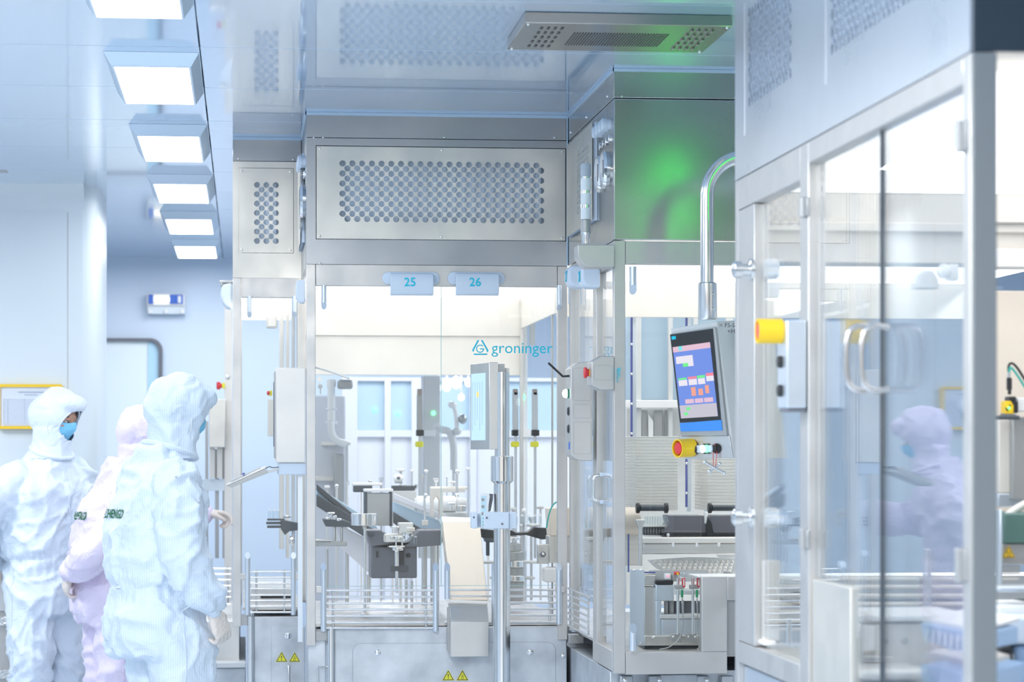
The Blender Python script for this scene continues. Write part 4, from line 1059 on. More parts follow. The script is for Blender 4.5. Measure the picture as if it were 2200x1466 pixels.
for i, (x, s, lab) in enumerate(((902, 1, 'slim grey gripper column with yellow sensor left of the steel column'), (1108, 1.05, 'grey gripper column with yellow sensor just right of the terminal'), (1150, 1.05, 'grey gripper column with yellow sensor farthest right of the terminal'))):
    kit('gripper_column', lab, 'gripper', 12.3 - .3 * (i > 0), [
        ('column', GREY if i == 0 else LGREY, 'box', [(x - 6, 848 if i == 0 else 842, x + 6, 926)], 0, .04), ('cap', mat('brown_grey', (.45, .38, .34), .5) if 'brown_grey' not in MATS else MATS['brown_grey'], 'box', [(x - 5, 836, x + 5, 850)], 0, .04),
        ('black_clamp', BLACK, 'box', [(x - 7, 924, x + 9, 937)], -.01, .06), ('stem', STEEL, 'vcyl', [(x - 3, 937, x + 3, 1200)]),
        ('yellow_sensor', YELB, 'box', [(x - 9, 949, x + 8, 961)], -.02, .05, .006)], 'gripper columns with yellow sensors')
kit('lift_rod', 'tall white vertical rod with a white block between the gripper columns', 'rod', 11.6, [
    ('rod', WHITE, 'vcyl', [(1122, 672, 1134, 1185)]), ('block', WHITE, 'box', [(1117, 922, 1141, 940)], -.02, .07), ('head', LGREY, 'box', [(1108, 690, 1118, 742), (1138, 690, 1150, 742)], 0, .03), ('head_bar', WHITE, 'box', [(1100, 684, 1156, 692)], 0, .03)], stand=(1128, 1185, 0))
kit('light_pillar', 'wide pale grey pillar in the background left of the glass seam', 'pillar', 13.0, [('body', LGREY, 'box', [(911, 808, 946, 1200)], 0, .12), ('bracket', WHITE, 'box', [(905, 925, 935, 938)], -.05, .05), ('edge_strip', LAV, 'box', [(906, 808, 911, 1200)])])
kit('robot_arm', 'blurred white jointed arm with ball cap behind the glass seam', 'robot arm', 12.8, [
    ('ball_cap', WHITE, 'ball', [(962, 862, 982, 878)]), ('upper_link', WHITE, 'tube', [tub(5, (975, 872), (980, 890), (982, 925))]), ('joint', LGREY, 'ball', [(972, 918, 992, 936)]),
    ('lower_link', LGREY, 'tube', [tub(8, (935, 915), (950, 925), (965, 925), (975, 950), (975, 1010))]), ('wrist', GREY, 'ball', [(985, 890, 1003, 912)])], stand=(975, 1005, 0))
k_sp = [(950, 812, 970, 842), (970, 808, 990, 836), (984, 846, 998, 862), (998, 812, 1014, 832), (938, 826, 949, 842)]
GLOW = em('globe_glow', (1, .98, .95), 1.6)  # out-of-focus highlights built as glowing balls; hanging stems are added
for i, r in enumerate(k_sp):
    c = W((r[0] + r[2]) / 2, (r[1] + r[3]) / 2, 14.6)
    tt = thing('globe_lamp', ['large round lamp glow, the leftmost big one left of the terminal screen', 'large round lamp glow in the middle of the cluster', 'small round lamp glow lowest in the cluster', 'round lamp glow nearest to the terminal screen', 'smallest round lamp glow at the left of the cluster'][i], 'lamp', (c.x, 14.6, HC), 'blurred white lamp globes')
    MB().sph(c, (R((r[2] - r[0]) / 2, 14.6), .05, R((r[3] - r[1]) / 2, 14.6)), 14).build('globe', GLOW, tt)
    MB().cyl(c, (c.x, 14.6, HC), .006, seg=8).build('stem', WHITE, tt)
for i, (x, y, Yd) in enumerate(((805, 881, 15.43), (855, 889, 15.43), (931, 888, 13.0), (1123, 854, 11.6))):
    o_ = MB().sph(W(x, y, Yd), R(5 if i < 3 else 6, Yd), 12).build('green_indicator', LEDG)
    tag(o_, ['faintest green indicator light, on the left blue pane', 'green indicator light second from left in the background', 'green indicator light on the pale grey pillar', 'green indicator light on the white rod right of the terminal'][i], 'indicator light', 'green indicator lights')
random.seed(11)
def clutter(what, where, name, x0, x1, ybase, Y, n, group):
    for i in range(n):
        x = x0 + (x1 - x0) * (i + .5) / n + random.uniform(-3, 3); w = random.uniform(4, 9); h = random.uniform(14, 42); m = random.choice([STEEL, WHITE, LGREY, CREAM, CHROME])
        kind = ('block-topped', 'ball-topped', 'disc-topped')[i % 3]; side = ('left', 'middle', 'right')[i * 3 // n]
        t = thing(name, '%s %s %s, %s of the row %s' % (what, kind, 'post' if i % 3 else 'clamp post', side, where), 'fixture', W(x, ybase, Y), group)
        MB().cyl((W(x, ybase, Y).x, Y, .788 if Y < 11.4 else 0), W(x, ybase - h, Y), R(w * .35, Y), seg=12).build('stem', m, t)
        if i % 3 == 0: MB().fb(x - w, ybase - h - 6, x + w, ybase - h, Y - .02, .04).build('clamp', random.choice([WHITE, STEEL, LGREY]), t, .003)
        elif i % 3 == 1: MB().sph(W(x, ybase - h, Y), R(w * .6, Y), 12).build('knob', random.choice([WHITE, CHROME]), t)
        else: MB().cyl(W(x, ybase - h - 3, Y), W(x, ybase - h + 5, Y), R(w * .8, Y), seg=16).build('disc', random.choice([CHROME, STEEL]), t)
clutter('small steel', 'behind the central conveyors', 'steel_fixture', 1040, 1205, 1130, 11.3, 9, 'blurred steel fixtures behind the central conveyors')
clutter('small pale', 'left of the levers', 'pale_fixture', 690, 905, 1070, 11.35, 9, 'blurred pale fixtures left of the levers')
clutter('small far steel', 'under the lamp glow', 'steel_fitting', 850, 1020, 1050, 11.36, 7, 'far steel fittings under the lamp glow')
# --- conveyors of the centre cabinet
kit('conveyor', 'dark edged conveyor sloping down from the left behind the steel knob disc', 'conveyor', 10.9, [
    ('bed', MIST, 'poly', [poly((680, 1046), (700, 1058), (800, 1120), (812, 1136), (780, 1136), (680, 1076))], 0, .10),
    ('side_rail', DARK, 'poly', [poly((680, 1062), (800, 1136), (842, 1150), (842, 1162), (795, 1162), (760, 1140), (680, 1088))], -.04, .03),
    ('edge_rail', DARK, 'poly', [poly((680, 1040), (758, 1104), (750, 1112), (680, 1054))], -.02, .02),
    ('glass_skirt', LAV, 'poly', [poly((716, 1120), (800, 1165), (797, 1235), (735, 1180))], 0, .02),
    ('support', STEEL, 'vcyl', [(788, 1235, 796, 1300), (742, 1180, 750, 1300)], .02)])
kit('conveyor', 'second sloping conveyor with clear rail running towards the levers', 'conveyor', 10.8, [
    ('bed', MIST, 'poly', [poly((845, 1078), (960, 1126), (968, 1136), (900, 1140), (845, 1100))], 0, .08),
    ('rail', LAV, 'poly', [poly((846, 1060), (960, 1108), (960, 1120), (846, 1074))], -.02, .02),
    ('side_rail', DARK, 'poly', [poly((845, 1100), (905, 1136), (968, 1138), (968, 1150), (890, 1160), (845, 1124))], -.03, .02),
    ('support', STEEL, 'vcyl', [(906, 1150, 918, 1302), (925, 1150, 937, 1302)], .04)])
kit('drive_block', 'dark slate machine block with stepped top under the round tables', 'machine block', 10.35, [
    ('body', SLATE, 'box', [(797, 1174, 896, 1243)], 0, .2, .006), ('shoulder', SLATE, 'poly', [poly((786, 1140), (820, 1140), (840, 1164), (860, 1176), (880, 1164), (902, 1140), (960, 1140), (948, 1172), (896, 1176), (797, 1176))], -.02, .2, .004),
    ('slot', BLACK, 'box', [(808, 1185, 812, 1198), (858, 1184, 868, 1214)], -.006, .01, .001), ('label_plate', DARK, 'box', [(840, 1217, 877, 1228)], -.006, .01, .001),
    ('bolt', BLACK, 'ball', [(872, 1189, 882, 1199)], -.002), ('pad', DARK, 'box', [(790, 1144, 803, 1152)], -.025, .01, .001)])
kit('vial_table', 'polished steel table with small round caps on top of the slate block', 'turntable', 10.3, [
    ('block', STEEL, 'box', [(856, 1124, 888, 1148), (826, 1148, 866, 1166)], 0, .08), ('disc', CHROME, 'vcyl', [(840, 1131, 860, 1136), (838, 1152, 846, 1158), (845, 1153, 872, 1159), (832, 1173, 874, 1177), (842, 1177, 868, 1184)], -.02),
    ('stem', CHROME, 'vcyl', [(847, 1136, 853, 1147), (849, 1159, 853, 1174), (862, 1159, 866, 1174), (824, 1150, 828, 1164)], -.01), ('spindle', CHROME, 'vcyl', [(848, 1184, 857, 1217), (849, 1228, 856, 1275)], -.04),
    ('amber_knob', BEIGE, 'vcyl', [(874, 1134, 892, 1143)], -.02)])
for i, x in enumerate((868, 877, 886, 893)):
    kit('glass_vial', 'tiny clear vial in the row at the right edge of the slate block', 'vial', 10.2, [('body', ACRYL, 'vcyl', [(x - 3, 1146 + i * 3, x + 3, 1164 + i * 2)], 0, 0, 0), ('cap', CHROME, 'vcyl', [(x - 3, 1143 + i * 3, x + 3, 1146 + i * 3)], 0, 0, 0)], 'tiny vials beside the slate block')
kit('knob_disc', 'large polished steel disc on a long thin rod in front of the left conveyor', 'disc', 10.1, [
    ('disc', CHROME, 'vcyl', [(755, 1104, 811, 1130)], 0, 0, .002), ('hub', STEEL, 'vcyl', [(779, 1130, 788, 1137)], .08), ('rod', SATIN, 'vcyl', [(781, 1137, 787, 1322)], .09, 0, 0), ('foot', STEEL, 'vcyl', [(775, 1318, 793, 1326)], .08)])
kit('sensor_table', 'black shelf with round steel knobs left of the polished disc', 'fixture', 10.5, [
    ('shelf', DARK, 'poly', [poly((693, 1116), (740, 1118), (762, 1128), (756, 1133), (700, 1132))], 0, .1, .002), ('knob', CHROME, 'vcyl', [(703, 1101, 720, 1105), (700, 1112, 710, 1117), (715, 1108, 724, 1114), (722, 1114, 734, 1120)], -.01),
    ('stem', CHROME, 'vcyl', [(710, 1105, 714, 1116)]), ('post', STEEL, 'vcyl', [(715, 1132, 722, 1163), (731, 1132, 737, 1165)], .02), ('lower_shelf', GREY, 'box', [(676, 1165, 745, 1174)], 0, .08), ('cross_bar', STEEL, 'hcyl', [(676, 1159, 712, 1165)])])
kit('gearbox', 'grey box with dark edges and white lid left of the levers', 'machine block', 11.0, [
    ('body', GREY, 'box', [(788, 1060, 838, 1130)], 0, .1, .003), ('edge', DARK, 'box', [(783, 1056, 789, 1130), (838, 1056, 843, 1132)], -.002, .1, .002), ('lid', WHITE, 'box', [(783, 1051, 845, 1057)], -.01, .12, .002),
    ('rear_lid', WHITE, 'box', [(758, 1038, 822, 1044)], .2, .1), ('rear_body', DARK, 'box', [(760, 1044, 800, 1058)], .2, .1)])
kit('inspection_camera', 'white rounded camera head with blue ring above the grey box', 'camera', 11.2, [
    ('head', WHITE, 'ball', [(845, 1018, 867, 1038)]), ('ring', MIST, 'vcyl', [(848, 1034, 866, 1039)]), ('lens', SLATE, 'ball', [(852, 1024, 860, 1031)], -.04), ('stand', LGREY, 'box', [(843, 1055, 895, 1110)], 0, .1), ('plate', DARK, 'box', [(843, 1044, 892, 1054)], 0, .1)])
for x, y1, lab in ((915, 1122, 'left polished lever standing up from the conveyor end'), (982, 1066, 'right polished lever standing up behind the white motor')):
    kit('lever', lab, 'lever', 10.4, [('ball', CHROME, 'ball', [(x - 5, 1009, x + 5, 1019)]), ('handle', CHROME, 'vcyl', [(x - 3, 1014, x + 2.5, 1062)], .02, 0, 0), ('joint', CHROME, 'ball', [(x - 5, 1060, x + 4, 1070)]), ('shaft', SATIN, 'vcyl', [(x - 5, 1066, x - .5, y1)], .02, 0, 0)] + ([('base_cone', BEIGE, 'vcyl', [(907, 1118, 920, 1130)], .02)] if x < 950 else []), 'pair of polished levers')
kit('motor', 'white horizontal motor cylinder behind the levers', 'motor', 10.9, [
    ('drum', WHITE, 'hcyl', [(895, 1066, 982, 1102)], 0, 0, .01), ('end_bell', LGREY, 'hcyl', [(891, 1070, 896, 1099), (982, 1070, 1003, 1098)], 0, 0, .006), ('base', LGREY, 'box', [(930, 1102, 1004, 1112)], -.02, .12), ('knob', CHROME, 'vcyl', [(960, 1080, 978, 1086), (966, 1086, 972, 1098)], -.06), ('cylinder', STEEL, 'vcyl', [(982, 1086, 1002, 1100)], -.07)])
kit('arched_bracket', 'beige bracket with an arched slot in front of the motor', 'bracket', 10.6, [
    ('arch', BEIGE, 'poly', [poly((925, 1049), (1000, 1049), (1000, 1058), (952, 1058), (952, 1110), (944, 1110), (944, 1076), (938, 1066), (932, 1076), (932, 1110), (925, 1110))], 0, .05, .002),
    ('top_bar', CREAM, 'box', [(925, 1046, 1005, 1052)], .05, .05), ('knob', WHITE, 'vcyl', [(963, 1034, 980, 1038), (933, 1033, 942, 1037)], .02), ('stem', WHITE, 'vcyl', [(969, 1038, 974, 1046), (935, 1037, 939, 1046)], .03)])
# cream chute leading out over the rail
YQ = 9.79
t = thing('reject_chute', 'cream sloping chute coming out over the guard rail beside the steel column', 'chute', W(1008, 1411, YQ))
def Pq(x, y, Y): return W(x, y, Y)
top = [W(947, 1110, 10.35), W(1029, 1113, 10.35)]; mid = [W(951, 1122, 10.2), W(1031, 1122, 10.2)]; low = [W(1048, 1291, 9.87), W(970, 1291, 9.87)]
k = MB(); A_ = [mid[0], mid[1], low[0], low[1]]; k.prism(A_, (0, .10, -.02)); k.build('slide', mat('cream_satin', (.80, .72, .63), .4, .15), t, .004)
k = MB(); k.prism([top[0], top[1], mid[1], mid[0]], (0, .1, -.02)); k.build('top_lip', WHITE, t, .003)
MB().cyl(W(966, 1293, YQ), W(1047, 1296, YQ), R(4, YQ)).build('lip_roll', CREAM, t)
k = MB(); a = W(965, 1298, YQ); b = W(1047, 1298, YQ); c_ = W(1050, 1336, YQ - .06); d_ = W(968, 1336, YQ - .06)
k.prism([a, b, c_, d_], (0, .06, 0)); k.build('sloping_cover', STEEL, t, .002)
k = MB(); k.fb(968, 1336, 1050, 1412, YQ - .06, .10); k.build('outlet_box', STEEL, t, .002)
k = MB(); k.fb(962, 1306, 966, 1400, YQ, .04); k.build('side_bracket', GREY, t)
MB().cyl(W(955, 1338, YQ + .05), W(966, 1338, YQ + .05), R(2.5, YQ)).build('pin', CHROME, t)
# turret right of the steel column
kit('capping_turret', 'stacked steel turret drum right of the steel column', 'turret', 10.5, [
    ('plate', CHROME, 'vcyl', [(1080, 1155, 1122, 1161), (1090, 1206, 1128, 1220), (1085, 1238, 1132, 1250)], 0, 0, .002), ('drum', GREY, 'vcyl', [(1082, 1168, 1121, 1186), (1082, 1186, 1127, 1206)], 0, 0, .003),
    ('lower_drum', GREY, 'vcyl', [(1086, 1220, 1127, 1238), (1086, 1250, 1127, 1300)], .01, 0, .003), ('base_plate', LGREY, 'box', [(1030, 1206, 1180, 1212), (1055, 1240, 1150, 1246)], .06, .06)])
kit('star_wheel', 'black toothed star wheel plate behind the steel column', 'star wheel', 10.7, [
    ('plate', BLACK, 'poly', [poly((1028, 1136), (1060, 1140), (1100, 1140), (1110, 1146), (1135, 1144), (1150, 1134), (1182, 1136), (1182, 1158), (1165, 1160), (1130, 1150), (1100, 1152), (1060, 1158), (1028, 1155))], 0, .1, .002),
    ('lower_ring', DARK, 'poly', [poly((1040, 1155), (1078, 1158), (1078, 1166), (1044, 1166))], 0, .08), ('top_cap', WHITE, 'vcyl', [(1132, 1126, 1162, 1132), (1115, 1127, 1124, 1131)], .02), ('pillar', DARK, 'box', [(1045, 1160, 1052, 1195), (1064, 1160, 1070, 1200)], .04, .03)])
for i, x in enumerate((1110, 1122, 1136, 1149, 1160)):
    kit('glass_vial', 'clear vial standing on the star wheel right of the column', 'vial', 10.72, [('body', ACRYL, 'vcyl', [(x - 3.5, 1110, x + 3.5, 1127)], 0, 0, 0), ('cap', WHITE, 'vcyl', [(x - 3, 1106, x + 3, 1110)], 0, 0, 0)], 'vials on the star wheel')
kit('sloping_cover', 'cream sloping cover with grey lower face at the right of the central window', 'cover', 10.1, [
    ('cover', MATS['cream_satin'], 'poly', [poly((1178, 1092), (1245, 1090), (1245, 1152), (1182, 1152))], 0, .12, .004), ('lower_face', STEEL, 'poly', [poly((1180, 1152), (1245, 1152), (1245, 1210), (1180, 1210))], .004, .12, .002),
    ('foot', WHITE, 'box', [(1170, 1220, 1200, 1252)], 0, .1, .008), ('dial', GREY, 'vcyl', [(1160, 1188, 1172, 1196)], -.01), ('bracket', STEEL, 'box', [(1155, 1170, 1180, 1212)], .02, .03)])
kit('bearing', 'round dark ring bearing on a bracket under the star wheel', 'bearing', 10.05, [('ring', SLATE, 'ball', [(1160, 1185, 1173, 1198)]), ('centre', CHROME, 'ball', [(1164, 1188, 1170, 1194)], -.012)])
kit('green_cable', 'teal cable bending down behind the right post', 'cable', 9.98, [('cable', TEAL, 'tube', [tub(1.6, (1218, 1074), (1200, 1076), (1186, 1086), (1178, 1110), (1174, 1135))]), ('plug', SLATE, 'hcyl', [(1203, 1072, 1218, 1078)], -.005, 0, 0)])
kit('floor_plate', 'steel base plate with bolts inside the central cabinet', 'plate', 10.4, [('bolt', CHROME, 'vcyl', [(1138, 1326, 1156, 1332), (860, 1322, 880, 1328)]), ('dome', LGREY, 'ball', [(822, 1318, 872, 1352)], .1), ('pillar', STEEL, 'vcyl', [(1000, 1240, 1012, 1340), (870, 1245, 876, 1345), (882, 1248, 888, 1345), (700, 1180, 706, 1340), (938, 1170, 944, 1330)], .25)])
# --- through the left bay
kit('indexing_arm', 'black multi-finger arm sticking out left behind the left bay glass', 'fixture', 11.4, [
    ('finger', DARK, 'box', [(574, 1115, 612, 1119), (572, 1122, 610, 1127), (574, 1130, 612, 1135)], 0, .06, .002), ('arm', DARK, 'poly', [poly((603, 1117), (640, 1124), (648, 1130), (648, 1139), (622, 1142), (612, 1150), (604, 1138))], -.01, .08, .002),
    ('cap', CHROME, 'vcyl', [(608, 1108, 626, 1113)]), ('elbow', CHROME, 'ball', [(620, 1152, 634, 1172)]), ('stem', CHROME, 'vcyl', [(628, 1138, 634, 1156)])])
for i, x in enumerate((579, 588, 597)):
    kit('glass_vial', 'clear vial on the black fingers behind the left bay glass', 'vial', 11.38, [('body', ACRYL, 'vcyl', [(x - 3, 1098, x + 3, 1114)], 0, 0, 0), ('cap', WHITE, 'vcyl', [(x - 2.5, 1095, x + 2.5, 1098)], 0, 0, 0)], 'vials on the black fingers')
kit('dark_slot_tray', 'dark slotted tray behind the left bay guard rods', 'tray', 11.2, [('tray', LGREY, 'box', [(540, 1262, 626, 1296)], 0, .3), ('slot', BLACK, 'box', [(560, 1279, 625, 1286)], -.004, .01), ('lip', SATIN, 'hcyl', [(536, 1251, 632, 1256)], -.1)])
kit('column_bundle', 'bundle of pale upright posts behind the left control box', 'post', 12.6, [('post', CREAM, 'box', [(600, 650, 610, 1180), (614, 650, 622, 1200)], 0, .05), ('post', LGREY, 'box', [(626, 650, 634, 1230), (637, 650, 642, 1230)], -.2, .05), ('head_box', CREAM, 'box', [(572, 668, 596, 705)], 0, .1, .01)])
kit('switch_box', 'distant beige switch box with red button seen through the left bay', 'control box', 12.4, [('box', CREAM, 'box', [(575, 858, 592, 938)], 0, .05), ('stop_button', RED, 'ball', [(573, 840, 580, 850)]), ('collar', YELB, 'box', [(579, 839, 585, 851)], 0, .03)])

# --- module C interior
YI = 9.6
kit('rear_frame', 'white rear frame with rounded windows behind the tray magazines', 'frame', 10.9, [
    ('top_rail', WHITE, 'box', [(1345, 640, 1600, 664)], 0, .04), ('mid_rail', WHITE, 'box', [(1345, 860, 1600, 877)], -.02, .04), ('post', LGREY, 'box', [(1366, 664, 1378, 960), (1436, 664, 1446, 960), (1490, 664, 1500, 960), (1560, 664, 1575, 960)], .02, .03),
    ('pane', MIST, 'box', [(1345, 664, 1600, 860)], .08, .01), ('lower_panel', LGREY, 'box', [(1345, 877, 1600, 1300)], .08, .02), ('slat_panel', GREY, 'box', [(1378, 880, 1392, 940), (1404, 880, 1424, 940), (1428, 880, 1436, 940)], .05, .01), ('fin', WHITE, 'poly', [poly((1393, 890), (1404, 905), (1404, 940), (1393, 940))], .03, .01)])
for x, lab in ((1357, 'left navy edged clear strip with studs behind the open window'), (1475, 'navy edged clear strip between the two tray magazines'), (1512, 'navy edged clear strip right beside the right tray magazine')):
    y0 = 660 if x < 1500 else 985
    kit('studded_strip', lab, 'strip', 10.3, [('strip', NAVY, 'box', [(x - 2, y0, x + 2, 1090)], 0, .01, 0), ('side_bar', ALU, 'box', [(x + 2, y0, x + 10, 1100)], .002, .02, .001)] + [('stud', CHROME, 'ball', [(x - 2.5, y - 3, x + 2.5, y + 3)], -.004) for y in range(y0 + 80, 1085, 64)], 'studded navy strips')
for i, (x0, x1) in enumerate(((1367, 1456), (1522, 1600))):
    n = 24 if i == 0 else 16
    y0 = 938 if i == 0 else 985
    g = 'white trays in the left magazine' if i == 0 else 'white trays in the right magazine'
    for j in range(n):
        y = y0 + (1098 - y0) * j / n; h = (1098 - y0) / n
        k = MB(); k.fb(x0, y + h * .30, x1, y + h * .985, YI, .3); k.fb(x0 - 1.2, y + h * .02, x1 + 1.2, y + h * .31, YI - .003, .306)
        o_ = k.build('tray', mat('tray_white', (.84, .83, .80), .45) if 'tray_white' not in MATS else MATS['tray_white'], None, .001, seg=1)
        pos = 'topmost white tray of the ' if j == 0 else ('lowest white tray, just above the roller, of the ' if j == n - 1 else 'white plastic tray in the middle of the ')
        tag(o_, pos + ('left stack behind the open window' if i == 0 else 'right stack beside the operator panel'), 'tray', g)
for x0, x1, lab in ((1368, 1437, 'black roller with flanges under the left tray stack'), (1523, 1600, 'black roller with flanges under the right tray stack')):
    kit('roller', lab, 'roller', 9.35, [('roller', DARK, 'hcyl', [(x0 + 8, 1085, x1 - 4, 1099)], .01, 0, .002), ('flange', BLACK, 'hcyl', [(x0, 1081, x0 + 8, 1104), (x1 - 8, 1081, x1, 1104)], 0, 0, .003)])
t = kit('cover_hood', 'slate grey sloped hood with black base strip in the open window', 'cover', 9.2, [
    ('hood', mat('smoky_sheet', (.22, .22, .25), .25, .4), 'poly', [poly((1434, 1108), (1512, 1108), (1520, 1146), (1424, 1146), (1438, 1124))], 0, .12, .002), ('hood', MATS['smoky_sheet'], 'poly', [poly((1524, 1108), (1600, 1108), (1600, 1146), (1532, 1146))], 0, .12, .002),
    ('base_strip', BLACK, 'box', [(1426, 1146, 1600, 1155)], -.01, .12, .002), ('strap', BLACK, 'poly', [poly((1521, 1110), (1530, 1128), (1531, 1162), (1519, 1162), (1518, 1128))], -.02, .02, .001), ('edge_post', WHITE, 'box', [(1514, 1100, 1521, 1126)], -.01, .02), ('bolt', WHITE, 'ball', [(1432, 1146, 1439, 1154)], -.016)])
kit('vial_nest', 'scalloped clear nest of vials left of the slate hood', 'vial nest', 9.25, [('nest_tray', MATS['tray_white'], 'box', [(1385, 1129, 1436, 1133)], -.01, .06, .001), ('cell', ACRYL, 'vcyl', [(1388 + j * 5.6 - 2.6, 1110, 1388 + j * 5.6 + 2.6, 1130) for j in range(9)], 0, 0, 0)])
kit('grid_block', 'dark gridded block below the scalloped nest', 'block', 9.26, [('block', DARK, 'box', [(1382, 1133, 1428, 1149)], 0, .1), ('rib', GREY, 'box', [(x, 1134, x + 1, 1148) for x in range(1386, 1428, 6)], -.004, .005, 0), ('tray_edge', WHITE, 'box', [(1382, 1151, 1424, 1158)], -.02, .1)])
kit('cross_beam', 'cream topped grey beam with hanging bolts across the open window', 'beam', 9.0, [('top', CREAM, 'box', [(1382, 1156, 1600, 1168)], 0, .1), ('beam', STEEL, 'box', [(1382, 1168, 1600, 1191)], .01, .08), ('bolt', WHITE, 'vcyl', [(1444, 1167, 1449, 1175), (1495, 1167, 1500, 1175), (1542, 1167, 1548, 1175)], -.03)])
kit('funnel_post', 'steel post with a conical top beside the cream housing', 'post', 8.95, [('post', STEEL, 'vcyl', [(1372, 1134, 1381, 1216)]), ('cone', STEEL, 'poly', [poly((1367, 1117), (1387, 1117), (1381, 1136), (1372, 1136))], .0, .03)])
kit('round_housing', 'large cream rounded housing behind the corner post', 'housing', 9.4, [('drum', MATS['cream_satin'], 'hcyl', [(1264, 1090, 1378, 1152)], 0, 0, .01), ('lower_body', BEIGE, 'box', [(1264, 1140, 1378, 1216)], .05, .15, .006)])
kit('white_nest_plate', 'white plastic carrier plate with rows of pegs on the conveyor', 'carrier', 8.95, [('plate', WHITE, 'poly', [poly((1392, 1204), (1480, 1198), (1600, 1200), (1600, 1232), (1450, 1236), (1410, 1222))], .3, .02, .002), ('rear_plate', WHITE, 'poly', [poly((1540, 1192), (1600, 1190), (1600, 1202), (1548, 1202))], .42, .02, .002)])
TW = MATS['tray_white']
for j in range(5):
    for i in range(16 - j):
        x = 1408 + j * 9 + i * 11.0; Yp = 9.22 - j * .03; y = 1206 + j * 6.5
        if x > 1584: continue
        o_ = MB().lathe(W(x, y + 6, Yp), [(R(4.3, Yp), 0), (R(4.3, Yp), R(5, Yp)), (R(2.5, Yp), R(7, Yp)), (R(2.5, Yp), R(9, Yp))], seg=10).build('white_peg', TW)
        tag(o_, 'small white plastic cap in the rows on the carrier plate', 'cap', 'white caps on the carrier plate')
kit('pillar_guide', 'pale steel upright plate with two bolts inside the lower window', 'plate', 8.72, [('plate', ALU, 'box', [(1354, 1224, 1384, 1388)], 0, .01, .001), ('bolt', CHROME, 'ball', [(1358, 1223, 1365, 1229), (1373, 1223, 1380, 1229), (1373, 1380, 1379, 1386)], -.002)])
kit('navy_trim_panel', 'clear panel with navy edge standing by the corner post', 'panel', 8.74, [('edge', NAVY, 'box', [(1349, 1148, 1352, 1230), (1384, 1229, 1408, 1232)], 0, .006, 0), ('pane', ACRYL, 'box', [(1345, 1150, 1349, 1230)], 0, .004, 0)])
kit('inner_chassis', 'grey chassis blocks with cut-outs low in the open window', 'chassis', 8.95, [
    ('block', STEEL, 'box', [(1384, 1236, 1409, 1258), (1384, 1262, 1409, 1366)], 0, .1), ('arm', ALU, 'box', [(1409, 1256, 1448, 1292), (1409, 1292, 1421, 1366), (1421, 1330, 1510, 1366)], -.02, .06), ('top_bar', BLACK, 'box', [(1409, 1248, 1447, 1256)], -.03, .08),
    ('shelf', LGREY, 'box', [(1448, 1268, 1510, 1278), (1419, 1321, 1510, 1330)], -.03, .08), ('back_slot', SLATE, 'box', [(1436, 1292, 1510, 1320)], .05, .02), ('slot_bar', GREY, 'box', [(1428, 1290, 1436, 1320), (1440, 1290, 1448, 1320), (1466, 1290, 1470, 1320)], .02, .02),
    ('rail', STEEL, 'box', [(1384, 1366, 1510, 1388)], -.06, .06), ('dark_slot', BLACK, 'box', [(1384, 1389, 1510, 1398)], -.05, .2), ('bolt', CHROME, 'ball', [(1400, 1366, 1408, 1374)], -.07), ('sight_plate', LGREY, 'box', [(1396, 1226, 1520, 1250)], .1, .03)])
for x, lab in ((1457, 'left fibre sensor on a steel rod with red and green plug'), (1489, 'right fibre sensor on a steel rod with red and green plug')):
    kit('fibre_sensor', lab, 'sensor', 8.80, [('rod', SATIN, 'vcyl', [(x - 3.2, 1243, x + 3.2, 1364)], 0, 0, 0), ('clamp', GREY, 'box', [(x - 7, 1257, x + 14, 1266)], -.005, .02), ('head', RED, 'box', [(x + 9.5, 1243, x + 15.5, 1262)], -.01, .02, .001), ('face', WHITE, 'box', [(x + 11, 1245, x + 13.5, 1259)], -.012, .003, 0),
        ('green_plug', GREENP, 'vcyl', [(x + 6, 1268, x + 11.5, 1284)], 0, 0, .001), ('tip', WHITE, 'vcyl', [(x + 7, 1289, x + 10.5, 1297)], 0, 0, 0), ('cable', GREY, 'tube', [tub(1.3, (x + 8.5, 1284), (x + 9, 1310), (x + 11, 1340), (x + 5 if x < 1480 else x + 12, 1372), (x - 18 if x < 1480 else x + 14, 1392), (x - 40 if x < 1480 else x + 8, 1396))], -.02),
        ('foot_plate', GREY, 'poly', [poly((x - 16, 1362), (x + 8, 1362), (x + 8, 1381), (x - 16, 1379))], .012, .012, .002), ('foot_screw', CHROME, 'ball', [(x - 13, 1366, x - 7, 1372), (x + 1, 1366, x + 7, 1372)], .008)], 'pair of fibre sensors')
kit('small_reader', 'small red and yellow reader head with a round clear lens above the sensor rods', 'sensor', 8.9, [('reader', RED, 'box', [(1450, 1229, 1461, 1236)], 0, .03), ('yellow_mark', YELB, 'box', [(1454, 1231, 1458, 1236)], -.003, .003, 0), ('lens', ACRYL, 'ball', [(1459, 1229, 1474, 1244)]), ('bracket', GREY, 'box', [(1444, 1234, 1456, 1248)], .02, .03), ('white_block', WHITE, 'box', [(1429, 1233, 1441, 1245)], 0, .03), ('pink_light', em('pink_led', (1, .3, .4), 1.2), 'ball', [(1432, 1236, 1438, 1240)], -.002)])
kit('rail_end_plates', 'angled steel end plate at the edge of the foreground post', 'plate', 8.9, [('plate', GREY, 'poly', [poly((1555, 1226), (1582, 1232), (1600, 1240), (1555, 1240))], .0, .01)])

